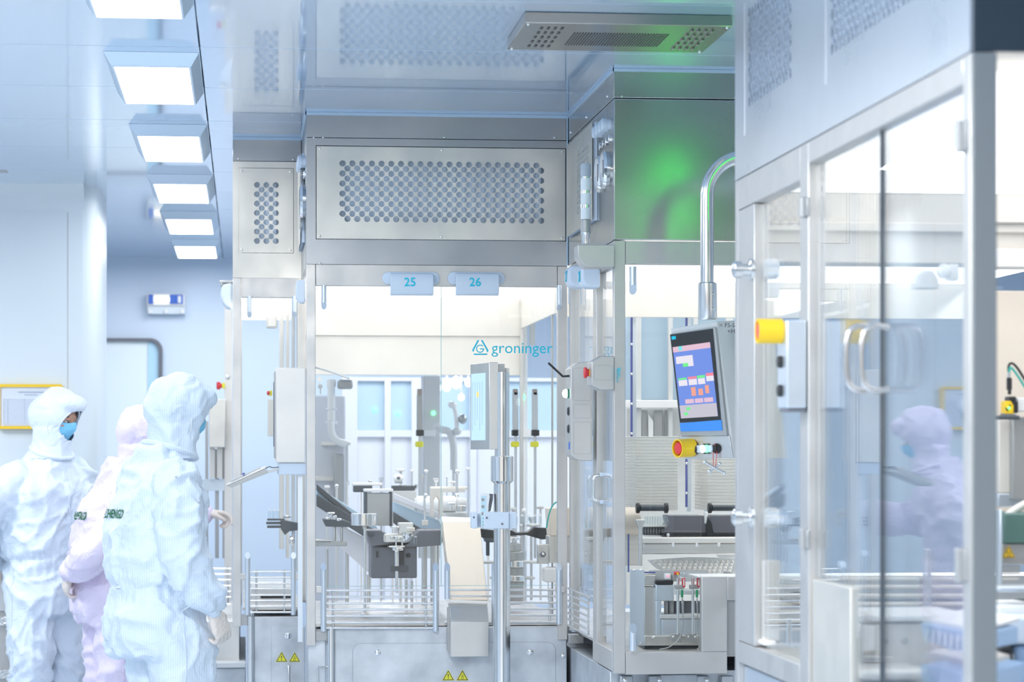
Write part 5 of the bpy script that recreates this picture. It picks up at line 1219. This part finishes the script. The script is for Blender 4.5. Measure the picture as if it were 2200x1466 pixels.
# --- module D interior (right foreground)
kit('guard_rods', 'warm lit steel guard rods across the inside of the foreground cabinet', 'guard rail', 6.60, [('guard_rod', CREAM, 'hcyl', [(1672, y, 2085, y + 8) for y in (1240, 1257, 1276, 1294, 1312, 1331, 1349)], 0, 0, 0), ('upright', ALU, 'vcyl', [(1985, 1180, 2003, 1330)], -.03)])
kit('inner_plate', 'warm beige upright plate at the far inner corner of the foreground cabinet', 'plate', 6.4, [('plate', BEIGE, 'box', [(1641, 1205, 1675, 1378)], 0, .03), ('foot', WHITE, 'box', [(1641, 1378, 1668, 1388)], -.03, .08), ('screw', SATIN, 'ball', [(1656, 1343, 1664, 1351)], -.002)])
kit('conveyor_box', 'beige conveyor housing with screws low in the foreground cabinet', 'housing', 5.6, [('housing', BEIGE, 'box', [(1880, 1340, 2100, 1430)], 0, .3, .004), ('cover', WHITE, 'box', [(1842, 1322, 2090, 1336)], -.02, .3, .004), ('clamp', WHITE, 'box', [(1826, 1342, 1850, 1358), (1853, 1345, 1880, 1400)], -.03, .08, .004), ('screw', GREY, 'ball', [(1898, 1373, 1910, 1385), (1936, 1370, 1950, 1384), (1862, 1375, 1876, 1387)], -.004), ('lower_cover', CREAM, 'box', [(1850, 1440, 2000, 1462)], -.2, .3, .01), ('shaft', SATIN, 'vcyl', [(1690, 1330, 1702, 1385)], .5)])
t = thing('syringe_tray', 'blurred blue-white tray of syringes tilted in the right foreground', 'tray', W(2080, 1420, 4.75))
YG = 5.0
k = MB(); k.prism([W(1975, 1338, YG), W(2096, 1362, YG), W(2096, 1402, YG), W(2040, 1398, YG), W(1985, 1375, YG)], (.15, .2, .0)); k.build('tray_body', mat('tray_blue', (.42, .60, .85), .35), t, .004)
k = MB(); k.prism([W(1988, 1330, YG + .02), W(2100, 1352, YG + .02), W(2100, 1362, YG + .02), W(1980, 1340, YG + .02)], (.15, .2, .01)); k.build('tray_top', WHITE, t, .003)
for i in range(8):
    MB().cyl(W(1992 + i * 13, 1352 + i * 3, YG - .008), W(1992 + i * 13, 1380 + i * 3, YG - .008), .0045, seg=10).build('syringe_barrel', WHITEP, t)
k = MB(); k.prism([W(1990, 1400, YG + .1), W(2096, 1425, YG + .1), W(2096, 1440, YG + .1), W(1980, 1415, YG + .1)], (.2, .3, 0)); k.build('support_plate', BEIGE, t, .003)
k = MB(); k.prism([W(1975, 1428, YG), W(2096, 1452, YG), W(2096, 1500, YG), W(1985, 1500, YG)], (.2, .3, 0)); k.build('lower_tray', MATS['tray_blue'], t, .004)
YR = 5.1
t = kit('white_tub', 'white and blue tub stack cut by the right edge', 'tub', 5.3, [('tub', WHITEP, 'box', [(2144, 1326, 2240, 1385)], 0, .3, .008), ('lid', WHITE, 'box', [(2144, 1300, 2240, 1322)], .1, .2, .006), ('dark_grip', BLACK, 'box', [(2146, 1388, 2178, 1440)], .0, .1, .008), ('lower_tub', MATS['tray_blue'], 'box', [(2180, 1388, 2260, 1500)], .02, .2, .01), ('top_sheet', ALU, 'box', [(2144, 1262, 2240, 1272)], .1, .1)])
kit('laser_sensor', 'yellow sensor with tick mark and black cable plug at the right edge', 'sensor', 6.2, [
    ('body', YEL, 'poly', [poly((2160, 888), (2160, 862), (2172, 862), (2178, 872), (2178, 890), (2160, 890))], 0, .04, .002), ('connector', BLACK, 'box', [(2168, 852, 2184, 864), (2176, 862, 2188, 888)], .005, .04, .003), ('plug', BLACK, 'vcyl', [(2164, 812, 2176, 838), (2166, 838, 2174, 848)], .01), ('ferrule', CHROME, 'vcyl', [(2165, 800, 2172, 812)], .012),
    ('black_cable', BLACK, 'tube', [tub(3, (2168, 805), (2166, 785), (2174, 779), (2186, 790), (2210, 830))], .02), ('teal_cable', TEAL, 'tube', [tub(2.6, (2168, 800), (2170, 787), (2182, 800), (2210, 845))], .01), ('bracket', DARK, 'box', [(2148, 893, 2192, 902)], -.01, .05), ('bracket_arm', SLATE, 'poly', [poly((2158, 888), (2182, 890), (2192, 895), (2158, 896))], 0, .04),
    ('tick_mark', BLACK, 'poly', [poly((2161, 875), (2164, 879), (2171, 869), (2172, 872), (2165, 884), (2161, 880))], -.002, .003, 0), ('green_led', LEDG, 'ball', [(2165, 874, 2171, 880)], -.002), ('white_block', WHITE, 'box', [(2186, 855, 2230, 885)], .02, .05)], at=W(2170, 900, 6.2))
kit('grey_column_cover', 'warm grey column cover under the yellow sensor', 'cover', 6.3, [('cover', BEIGE, 'box', [(2146, 902, 2178, 1060)], 0, .1), ('front_plate', GREY, 'box', [(2176, 896, 2240, 1073)], -.03, .1), ('foot', ALU, 'box', [(2144, 1060, 2240, 1090)], 0, .1)])
kit('green_hood', 'dark green hood with pale ribbed hose above it at the right edge', 'hood', 6.0, [('hood', DGREEN, 'box', [(2158, 1104, 2260, 1168)], 0, .2, .004), ('lower_strip', GREY, 'box', [(2152, 1168, 2260, 1214)], .01, .2, .003), ('ribbed_hose', CREAM, 'tube', [tub(9, (2160, 1112), (2185, 1092), (2230, 1070))], .1), ('glass_edge', ALU, 'box', [(2148, 1095, 2154, 1260)], -.05, .03), ('spring', STEEL, 'hcyl', [(2150, y, 2192, y + 4) for y in (1216, 1221, 1226, 1231)], .05, 0, 0), ('rod', CREAM, 'hcyl', [(2150, 1240, 2190, 1247)], .05)])
p_ = W(2167, 1198, 5.997)
warn(0, 0, 0, R(28, 6.0), sym='hot', label='orange hot surface warning triangle on the hood at the right edge', org=p_)
kit('back_shelving', 'white framed rear wall panels seen high through the foreground cabinet', 'panel', 6.62, [('band', CREAM, 'box', [(1640, 478, 2260, 498)], 0, .02), ('band', WHITE, 'box', [(2140, 535, 2260, 575)], -.01, .02), ('panel', MATS['cream_satin'], 'box', [(2120, 625, 2260, 1100)], .0, .02), ('shelf_edge', GREY, 'box', [(2140, 477, 2260, 480), (2140, 575, 2260, 579)], -.02, .02, 0)])
t = kit('cabinet_lamp', 'round white lamp head on a bracket inside the foreground cabinet', 'lamp', 5.9, [('head', WHITE, 'ball', [(2012, 566, 2044, 600)]), ('bracket', WHITE, 'box', [(2040, 568, 2060, 602)], .0, .04), ('dome', LGREY, 'poly', [poly((1965, 620), (1970, 590), (1985, 580), (2005, 582), (2016, 600), (2018, 620))], .3, .05, .004)])
# ================================================================== PEOPLE
def ring_pts(c, U, V, a, b, n=20, pw=2.3):
    out = []
    for i in range(n):
        t = 2 * pi * i / n; ct, st = cos(t), sin(t)
        x = a * math.copysign(abs(ct) ** (2 / pw), ct); y = b * math.copysign(abs(st) ** (2 / pw), st)
        out.append(c + U * x + V * y)
    return out
def loft(b, rings):
    R_ = [[b.verts.new(p) for p in r] for r in rings]
    n = len(R_[0])
    for A, B_ in zip(R_, R_[1:]):
        for i in range(n): b.faces.new([A[i], A[(i + 1) % n], B_[(i + 1) % n], B_[i]])
    b.faces.new(R_[0][::-1]); b.faces.new(R_[-1])
def limb(b, pts, radii, flat=1.0, n=16, U0=None):
    pts = [Vector(p) for p in pts]
    # resample smoothly (Catmull-Rom) for soft bends
    P, Q = [], []
    m = len(pts)
    for i in range(m - 1):
        p0, p1, p2, p3 = pts[max(i - 1, 0)], pts[i], pts[i + 1], pts[min(i + 2, m - 1)]
        for s in range(6):
            t = s / 6; t2, t3 = t * t, t * t * t
            P.append(.5 * ((2 * p1) + (p2 - p0) * t + (2 * p0 - 5 * p1 + 4 * p2 - p3) * t2 + (3 * p1 - p0 - 3 * p2 + p3) * t3))
            Q.append(radii[i] * (1 - t) + radii[i + 1] * t)
    P.append(pts[-1]); Q.append(radii[-1])
    rings = []; up = Vector(U0) if U0 else None
    for i, p in enumerate(P):
        t = (P[min(i + 1, len(P) - 1)] - P[max(i - 1, 0)]).normalized()
        if up is None: up = t.orthogonal()
        up = (up - t * up.dot(t)).normalized(); sd = t.cross(up)
        rings.append(ring_pts(p, up, sd, Q[i], Q[i] * flat, n, 2))
    loft(b, rings)
    for c, r, d in ((P[0], Q[0], 0), (P[-1], Q[-1], 0)):
        bmesh.ops.create_uvsphere(b, u_segments=n, v_segments=8, radius=r * .98, matrix=Matrix.Translation(c))
def ell(b, c, r, rot=None, seg=24):
    Mx = Matrix.Translation(Vector(c)) @ (rot.to_4x4() if rot else Matrix()) @ Matrix.Diagonal((*r, 1))
    bmesh.ops.create_uvsphere(b, u_segments=seg, v_segments=seg // 2, radius=1, matrix=Mx)
def fuse(b, voxel, smooth=4):
    me = bpy.data.meshes.new('tmp'); bmesh.ops.recalc_face_normals(b, faces=b.faces[:]); b.to_mesh(me); b.free()
    o = bpy.data.objects.new('tmp', me); COL.objects.link(o)
    md = o.modifiers.new('r', 'REMESH'); md.mode = 'VOXEL'; md.voxel_size = voxel
    if smooth: sm = o.modifiers.new('s', 'SMOOTH'); sm.factor = .5; sm.iterations = smooth
    e = o.evaluated_get(bpy.context.evaluated_depsgraph_get()); r = bpy.data.meshes.new_from_object(e)
    bpy.data.objects.remove(o); bpy.data.meshes.remove(me)
    return r
def folds(me, seed, amp=.010, fn=None):
    sv = Vector((seed * 3.1, seed * 1.7, seed))
    nrm = [v.normal.copy() for v in me.vertices]; co = [v.co.copy() for v in me.vertices]
    for v, n, c in zip(me.vertices, nrm, co):
        w = Vector((noise.noise(c * 3 + sv), noise.noise(c * 3 + sv * 2), noise.noise(c * 3 - sv))) * .15
        q = Vector((c.x * 5.5 + c.z * 1.6, c.y * 5.5, c.z * 3.4)) + w * 9 + sv
        n1 = 1.45 * max(0, 1 - abs(noise.noise(q)) * 3.4) ** 1.5 - .35
        q2 = Vector((c.x * 9 - c.z * 5, c.y * 9, c.z * 9)) + w * 14 - sv
        n2 = 1.45 * max(0, 1 - abs(noise.noise(q2)) * 3.2) ** 1.5 - .35
        d = amp * (n1 * 1.0 + n2 * .55)
        if fn: d *= fn(c)
        v.co = c + n * d
    me.update()
def link_mesh(name, me, m, parent, smooth=True, bring=None):
    me.name = name; me.materials.clear(); me.materials.append(m)
    for p in me.polygons: p.use_smooth = True
    o = bpy.data.objects.new(name, me); COL.objects.link(o)
    if parent: o.parent = parent
    return o
def make_hand(parent, M, curl, m, name='glove', s=1.0, side=1, spread=1.0):
    """wrist at the origin, fingers along +X, back of the hand +Z, thumb towards +Y*side"""
    b = bmesh.new()
    rings = []
    for x, a, h in ((-.03, .026, .021), (0, .027, .019), (.025, .036, .018), (.06, .042, .016), (.088, .040, .013)):
        rings.append(ring_pts(Vector((x, 0, 0)), Vector((0, 1, 0)), Vector((0, 0, 1)), a, h, 16, 2.4))
    loft(b, rings)
    for i, (y, L, r) in enumerate(((.030, .072, .0088), (.010, .080, .0090), (-.010, .074, .0087), (-.029, .058, .0078))):
        p = Vector((.084, y * side, 0)); a = 0; pts = [Vector((.06, y * side * .9, 0)), p.copy()]
        fan = (y * side) * 2.2 * spread
        for k, f in enumerate((.45, .30, .25)):
            a += radians(curl[i] * (.8, 1.0, .7)[k])
            p = p + Vector((cos(a) * cos(fan), sin(fan) * cos(a), -sin(a))) * L * f; pts.append(p.copy())
        limb(b, pts, [r * 1.15, r * 1.12, r * 1.05, r * .95, r * .82], n=10)
    th = curl[4]
    limb(b, [Vector((.012, .020 * side, -.004)), Vector((.040, .046 * side, -.014)), Vector((.066, (.056 - th * .0003) * side, -.022 - th * .0003)), Vector((.088, (.054 - th * .0006) * side, -.030 - th * .0004))], [.013, .0115, .010, .0085], n=10)
    b.transform(M @ Matrix.Scale(s, 4))
    me = fuse(b, .0038, 2)
    return link_mesh(name, me, m, parent)
def frame_mat(o, x, zhint):
    x = Vector(x).normalized(); z = Vector(zhint); z = (z - x * z.dot(x)).normalized(); y = z.cross(x)
    return Matrix.Translation(Vector(o)) @ Matrix((x, y, z)).transposed().to_4x4()
def person(label, base, heading, J, suit, seed, back_text=None, front_zip=False, face=True, amp=.012):
    """J: joints in body axes (forward, left, up)"""
    t = thing('person', label, 'person', base); OFF[t.name] = Vector()
    h = radians(heading); BM = Matrix(((cos(h), -sin(h), 0), (sin(h), cos(h), 0), (0, 0, 1))).to_4x4()
    L = lambda p: BM @ Vector(p)
    fx, lx, ux = L((1, 0, 0)), L((0, 1, 0)), Vector((0, 0, 1))
    b = bmesh.new()
    loft(b, [ring_pts(L(c), lx, fx, a, d, 28, 2.5) for c, a, d in J['torso']])
    loft(b, [ring_pts(L(c), lx, fx, a, d, 28, 2.4) for c, a, d in J['hips']])
    for s in (1, -1):
        P = [L((p[0], p[1] * s if J.get('sym', True) else p[1], p[2])) for p in J['leg' if s == 1 else J.get('legr', 'leg')]]
        limb(b, P, J['leg_r'], n=20)
    for k in ('arm_l', 'arm_r'):
        limb(b, [L(p) for p in J[k]], J.get(k + '_r', [.075, .088, .082, .080, .062, .045]), n=18)
    body = fuse(b, .010, 2)
    zw = J['waist']
    folds(body, seed, amp, lambda c: .55 if abs(c.z - zw) < .02 else 1)
    # gathered elastic at the waist and at the cuffs
    for v in body.vertices:
        c = v.co
        dz = c.z - zw
        a = math.atan2(c.y, c.x)
        if -.10 < dz < .05:
            lc = (BM.inverted() @ c)
            if abs(lc.y) < .21 and abs(lc.x) < .24 and J.get('gather', 1):
                g = math.exp(-(dz / .035) ** 2); v.co += Vector((cos(a), sin(a), 0)) * (g * .004 * sin(a * 46) + .003 * math.exp(-((dz + .06) / .05) ** 2) * sin(a * 31 + 2 * noise.noise(c * 8)))
    bo = link_mesh('coverall', body, suit, t)
    bvh = BVHTree.FromPolygons([v.co.copy() for v in body.vertices], [tuple(p.vertices) for p in body.polygons])
    # head
    hc = L(J['head']); pt = radians(J.get('pitch', 20)); hy = h + radians(J.get('head_yaw', 0)); ro = radians(J.get('roll', 0))
    f0 = Vector((cos(hy), sin(hy), 0)); l0 = Vector((-sin(hy), cos(hy), 0))
    f1 = f0 * cos(pt) - ux * sin(pt); u1 = f0 * sin(pt) + ux * cos(pt)
    u2 = u1 * cos(ro) + l0 * sin(ro); l2 = l0 * cos(ro) - u1 * sin(ro)
    HM = Matrix.Translation(hc) @ Matrix((f1, l2, u2)).transposed().to_4x4() @ Matrix.Scale(J.get('hs', 1), 4)
    b = bmesh.new()
    ell(b, (0, 0, 0.01), (.093, .074, .108)); ell(b, (.028, 0, -.055), (.060, .054, .062))
    ell(b, (.086, 0, -.012), (.020, .011, .024)); ell(b, (.096, 0, -.024), (.013, .014, .010)); ell(b, (.078, 0, .026), (.016, .052, .010))
    for s in (1, -1): ell(b, (.0765, .030 * s, .010), (.0165, .0165, .0080))
    ell(b, (.083, 0, -.055), (.012, .024, .010)); ell(b, (.072, 0, -.092), (.020, .024, .018))
    for s in (1, -1): ell(b, (.066, .034 * s, -.020), (.022, .022, .016)); ell(b, (-.005, .074 * s, -.01), (.018, .010, .030))
    limb(b, [(0, 0, -.06), (-.015, 0, -.11)], [.05, .046], n=14)
    b.transform(HM); me = fuse(b, .005, 2)
    hd = link_mesh('head', me, SKIN, t)
    for s in (1, -1):
        k = MB(HM); k.sph((.079, .030 * s, .004), .0125, 16); eye = k.build('eye', LGREY, t)
        k = MB(HM); k.sph((.0875, .030 * s, .001), .0062, 12); k.build('iris', HAIR, eye)
        k = MB(HM); k.tube([(.086, (.014 + .010 * i) * s, .026 + .004 * (1 - abs(i - 1.4))) for i in range(4)], .0034, 8, smooth=1); k.build('eyebrow', HAIR, t)
        k = MB(HM); k.tube([(.0905 - .002 * abs(i - 2), (.017 + .0065 * i) * s, .0085 - .0012 * abs(i - 2)) for i in range(5)], .0019, 6); k.build('eyelashes', HAIR, eye)
    # hood
    b = bmesh.new()
    ell(b, (-.006, 0, .018), (.118, .100, .130)); ell(b, (-.055, 0, .0), (.085, .092, .10)); ell(b, (.055, 0, .085), (.072, .078, .045)); ell(b, (.02, 0, -.075), (.083, .082, .07))
    if J.get('bun'): ell(b, (-.085, .0, .03), (.06, .07, .07))
    b.transform(HM)
    nb = L(J['neck'])
    dn = (hc - u2 * .06) - nb
    loft(b, [ring_pts(nb + dn * q, lx, fx, a, d, 24, 2.2) for q, a, d in ((-.25, .110, .098), (.05, .090, .090), (.5, .080, .088), (1.0, .082, .09))])
    me = fuse(b, .008, 3)
    folds(me, seed + 5, .0065)
    bb = bmesh.new(); bb.from_mesh(me); inv = HM.inverted(); kill = []
    for f in bb.faces:
        c = inv @ f.calc_center_median()
        if c.x > .045 and (c.y / .062) ** 2 + ((c.z + .012) / .078) ** 2 < 1: kill.append(f)
    bmesh.ops.delete(bb, geom=kill, context='FACES')
    bb.to_mesh(me); bb.free()
    ho = link_mesh('hood', me, suit, t)
    md = ho.modifiers.new('thickness', 'SOLIDIFY'); md.thickness = .004; md.offset = -1
    k = MB(HM)
    rim = []
    for i in range(26):
        a = 2 * pi * i / 26; y, z = .063 * cos(a), -.012 + .079 * sin(a)
        o_, d_ = HM @ Vector((.3, y, z)), -(HM.to_3x3() @ Vector((1, 0, 0)))
        rim.append((.072 + (.028 if sin(a) > 0 else 0) * sin(a) - (.015 * -sin(a) if sin(a) < 0 else 0) , y, z))
    k.tube(rim, .0042, 8, closed=True, smooth=0); k.build('hood_seam', suit, t)
    # mask
    k = MB(HM); rows = []
    for j in range(13):
        v = j / 12; z = .0 - .112 * v
        row = []
        for i in range(19):
            u = -1 + 2 * i / 18; a = radians(74) * u
            rx = .101 + .022 * math.exp(-((v - .25) / .3) ** 2) * math.exp(-(u / .35) ** 2) - .022 * v ** 3
            ry = .076
            row.append((rx * cos(a) * (1) + .001 * math.sin(v * 26), ry * sin(a), z + .012 * abs(u) * (v - .4) * 2 + .008 * math.exp(-(u / .25) ** 2) * (1 - v)))
        rows.append(k.vs(row))
    for A_, B_ in zip(rows, rows[1:]):
        for i in range(18): k.face([A_[i], A_[i + 1], B_[i + 1], B_[i]])
    mo = k.build('face_mask', MASKM, t); md = mo.modifiers.new('thickness', 'SOLIDIFY'); md.thickness = .002
    for s in (1, -1):
        k = MB(HM); k.tube([(.030, .074 * s, -.010), (.05, .082 * s, .012), (.012, .086 * s, .03)], .0016, 6, smooth=1); k.tube([(.030, .074 * s, -.09), (.03, .084 * s, -.07), (.012, .088 * s, -.03)], .0016, 6, smooth=1); k.build('mask_strap', WHITE, t)
    # collar
    k = MB(); cr = []
    for i in range(28):
        a = 2 * pi * i / 28; cr.append(nb + lx * .094 * cos(a) + fx * (.093 * sin(a)) + ux * (.008 - .030 * sin(a)) + Vector((0, 0, 0)))
    k.tube(cr, .011, 8, closed=True); k.build('collar', suit, t)
    # seams
    def proj(p, d, off=.002):
        hit = bvh.ray_cast(Vector(p), Vector(d).normalized(), 1.5)
        return (hit[0] + hit[1] * off) if hit[0] else None
    def seam(pts, d, r, name, m=None):
        q = [proj(p, d) for p in pts]; q = [x for x in q if x]
        if len(q) > 2: MB().tube(q, r, 6).build(name, m or suit, t)
    if front_zip:
        for dy in (-.012, .014):
            seam([L((.6, dy, z)) for z in [zw - .22 + i * .02 for i in range(32)] if z < J['neck'][2] - .01], L((-1, 0, 0)), .0026, 'zip_placket')
    for k_ in ('side_l', 'side_r'):
        s = 1 if k_ == 'side_l' else -1
        seam([L((J['hips'][0][0][0], .8 * s, z)) for z in [.35 + i * .02 for i in range(30)]], L((0, -s, 0)), .0022, 'side_seam')
    seam([L((.7 * cos(a), .7 * sin(a), zw)) for a in [0]], (0, 0, -1), .002, 'x')
    # sole shoes
    for s in (1, -1):
        an = J['leg' if s == 1 else J.get('legr', 'leg')][-1]; an = L((an[0], an[1] * s if J.get('sym', True) else an[1], an[2]))
        b = bmesh.new()
        f_ = fx
        ell(b, an + f_ * .03 + Vector((0, 0, .045 - an.z)), (.06, .05, .045)); limb(b, [an + f_ * -.04 + Vector((0, 0, .047 - an.z)), an + f_ * .15 + Vector((0, 0, .040 - an.z))], [.044, .038], n=14)
        limb(b, [an, an + Vector((0, 0, .05 - an.z))], [.055, .05], n=14)
        bmesh.ops.bisect_plane(b, geom=b.verts[:] + b.edges[:] + b.faces[:], plane_co=(0, 0, .003), plane_no=(0, 0, -1), clear_outer=False)
        for v in b.verts: v.co.z = max(v.co.z, .003)
        me = fuse(b, .009, 2); link_mesh('boot', me, WHITE, t)
    # gloved hands
    for hk in ('hand_l', 'hand_r'):
        if hk in J:
            o, x, z, curl, side = J[hk]
            make_hand(t, frame_mat(L(o), L(x), L(z)), curl, GLOVE, 'gloved_hand', 1.0, side)
    if back_text:
        s, org, size, sx, xdir, cast = back_text
        org = L(org); xd = L(xdir)
        o_ = text(s, size, org, xd, (0, 0, 1), GRNINK, None, 'back_lettering', .0, sx=sx, bold=.0012)
        me = o_.data; bb = bmesh.new(); bb.from_mesh(me)
        # roundel before the word
        c0 = org - xd.normalized() * size * .62 + Vector((0, 0, size * .36)); xn = xd.normalized()
        for r0, r1 in ((.50, .40), (.22, .0)):
            A_ = [bb.verts.new(c0 + (xn * cos(a) + ux * sin(a)) * size * r0) for a in [2 * pi * i / 24 for i in range(24)]]
            B_ = [bb.verts.new(c0 + (xn * cos(a) + ux * sin(a)) * size * max(r1, .01)) for a in [2 * pi * i / 24 for i in range(24)]]
            for i in range(24): bb.faces.new([A_[i], A_[(i + 1) % 24], B_[(i + 1) % 24], B_[i]])
        bmesh.ops.subdivide_edges(bb, edges=[e for e in bb.edges if e.calc_length() > .012], cuts=2)
        cd_ = L(cast).normalized()
        for v in bb.verts:
            hit = bvh.ray_cast(v.co - cd_ * .5, cd_, 1.2)
            if hit[0]: v.co = hit[0] - cd_ * .0035
        bb.to_mesh(me); bb.free()
        o_.parent = t
    # everything was built around the origin: the Empty carries the position
    return t
TORSO = lambda lean=0, w=1.0, d=1.0, zw=1.0, zs=1.40: [((-.02, 0, zw - .035), .155 * w, .120 * d), ((-.015, 0, zw + .0), .200 * w, .160 * d), ((-.02 + lean * .2, 0, zw + .07), .212 * w, .172 * d), ((-.01 + lean * .5, 0, zw + .2), .215 * w, .168 * d), ((-.005 + lean * .8, 0, zs - .10), .215 * w, .155 * d), ((0 + lean, 0, zs - .03), .175 * w, .120 * d), ((.005 + lean, 0, zs + .03), .115 * w, .095 * d), ((.01 + lean, 0, zs + .09), .08, .078)]
HIPS = lambda zw=1.0, w=1.0, d=1.0: [((0, 0, zw + .03), .165 * w, .128 * d), ((0, 0, zw - .03), .185 * w, .150 * d), ((-.01, 0, zw - .12), .205 * w, .172 * d), ((-.005, 0, zw - .20), .208 * w, .170 * d), ((.0, 0, zw - .27), .198 * w, .150 * d)]
LEG = [(0, .095, .84), (.005, .105, .66), (.01, .11, .48), (-.01, .115, .26), (-.02, .12, .10)]
LEGR = [.112, .108, .098, .092, .072]
xh = W(340, 1300, 9.2).x
person('tall person in white striped cleanroom coverall seen from behind, nearest worker', (xh, 9.2, 0), 27, dict(
    torso=TORSO(.0, .93, .95, .995, 1.375), hips=HIPS(.995, .95, 1.0), leg=[(0.02, .095, .80), (.05, .105, .66), (.06, .11, .48), (-.01, .115, .26), (-.02, .12, .10)], leg_r=[.125, .118, .10, .092, .072], waist=1.0,
    arm_l=[(.01, .17, 1.35), (.04, .235, 1.25), (.06, .255, 1.12), (.10, .24, 1.03), (.15, .20, .95), (.17, .18, .91)],
    arm_r=[(-.01, -.16, 1.345), (-.025, -.225, 1.25), (-.03, -.25, 1.12), (.005, -.255, 1.03), (.060, -.25, .945), (.092, -.245, .905)],
    arm_r_r=[.078, .090, .086, .080, .068, .044],
    hs=.94, head=(.085, 0, 1.598), neck=(.045, 0, 1.445), pitch=22, head_yaw=4, bun=True,
    hand_r=((.100, -.243, .885), (.45, .05, -.9), (.3, -1, .1), (38, 45, 50, 55, 25), 1), hand_l=((.175, .175, .895), (.4, -.1, -.9), (.3, 1, .1), (40, 45, 50, 50, 20), -1)),
    SUIT, 3.3, back_text=('ZHENGD', (-.2, .088, 1.215), .042, .80, (0, -1, 0), (1, 0, 0)), amp=.014)
x2 = W(104, 1300, 11.85).x
person('person in white cleanroom coverall facing right with hands behind the back, leftmost worker', (x2, 11.85, 0), -48, dict(
    torso=TORSO(.0, 1.0, 1.0, .975, 1.375), hips=HIPS(.975, 1.0, 1.0), leg=LEG, leg_r=LEGR, waist=.98,
    arm_r=[(-.01, -.17, 1.34), (-.05, -.25, 1.24), (-.12, -.29, 1.12), (-.19, -.25, 1.02), (-.22, -.16, .96), (-.225, -.10, .94)],
    arm_l=[(-.01, .17, 1.34), (-.05, .25, 1.24), (-.12, .28, 1.12), (-.19, .23, 1.02), (-.22, .13, .97), (-.225, .07, .95)],
    hs=.94, head=(.06, 0, 1.607), neck=(.025, 0, 1.44), pitch=18, head_yaw=18,
    hand_r=((-.235, -.09, .935), (-.1, .3, -1), (-1, -.2, 0), (30, 35, 40, 45, 20), -1), hand_l=((-.24, .05, .93), (-.1, -.3, -1), (-1, .2, 0), (30, 35, 40, 45, 20), 1)),
    SUIT, 8.1, front_zip=True, amp=.012)
x3 = W(238, 1300, 11.3).x
person('person in lilac cleanroom coverall between the two white-suited workers, gloved hand reaching to the machine', (x3, 11.3, 0), 18, dict(
    torso=TORSO(.06, .95, .95, .97, 1.33), hips=HIPS(.97, .95, 1.0), leg=LEG, leg_r=LEGR, waist=.975,
    arm_r=[(.05, -.17, 1.28), (.0, -.23, 1.18), (-.08, -.25, 1.08), (-.16, -.24, 1.0), (-.19, -.15, .95), (-.20, -.09, .94)],
    arm_l=[(.06, .17, 1.28), (.14, .22, 1.20), (.22, .20, 1.14), (.34, .16, 1.15), (.40, .12, 1.165), (.435, .10, 1.17)], arm_l_r=[.075, .085, .082, .078, .072, .055],
    hs=.95, head=(.150, 0, 1.522), neck=(.115, 0, 1.37), pitch=28, head_yaw=0, bun=True,
    hand_l=((.45, .10, 1.17), (1, -.1, -.05), (0, .3, 1), (35, 55, 60, 60, 20), -1), hand_r=((-.205, -.08, .935), (-.1, .4, -1), (-1, 0, 0), (30, 35, 40, 45, 20), -1)),
    LILAC, 5.2, back_text=('ZHENGD', (-.2, .055, 1.155), .046, .85, (0, -1, 0), (1, 0, 0)), amp=.012)
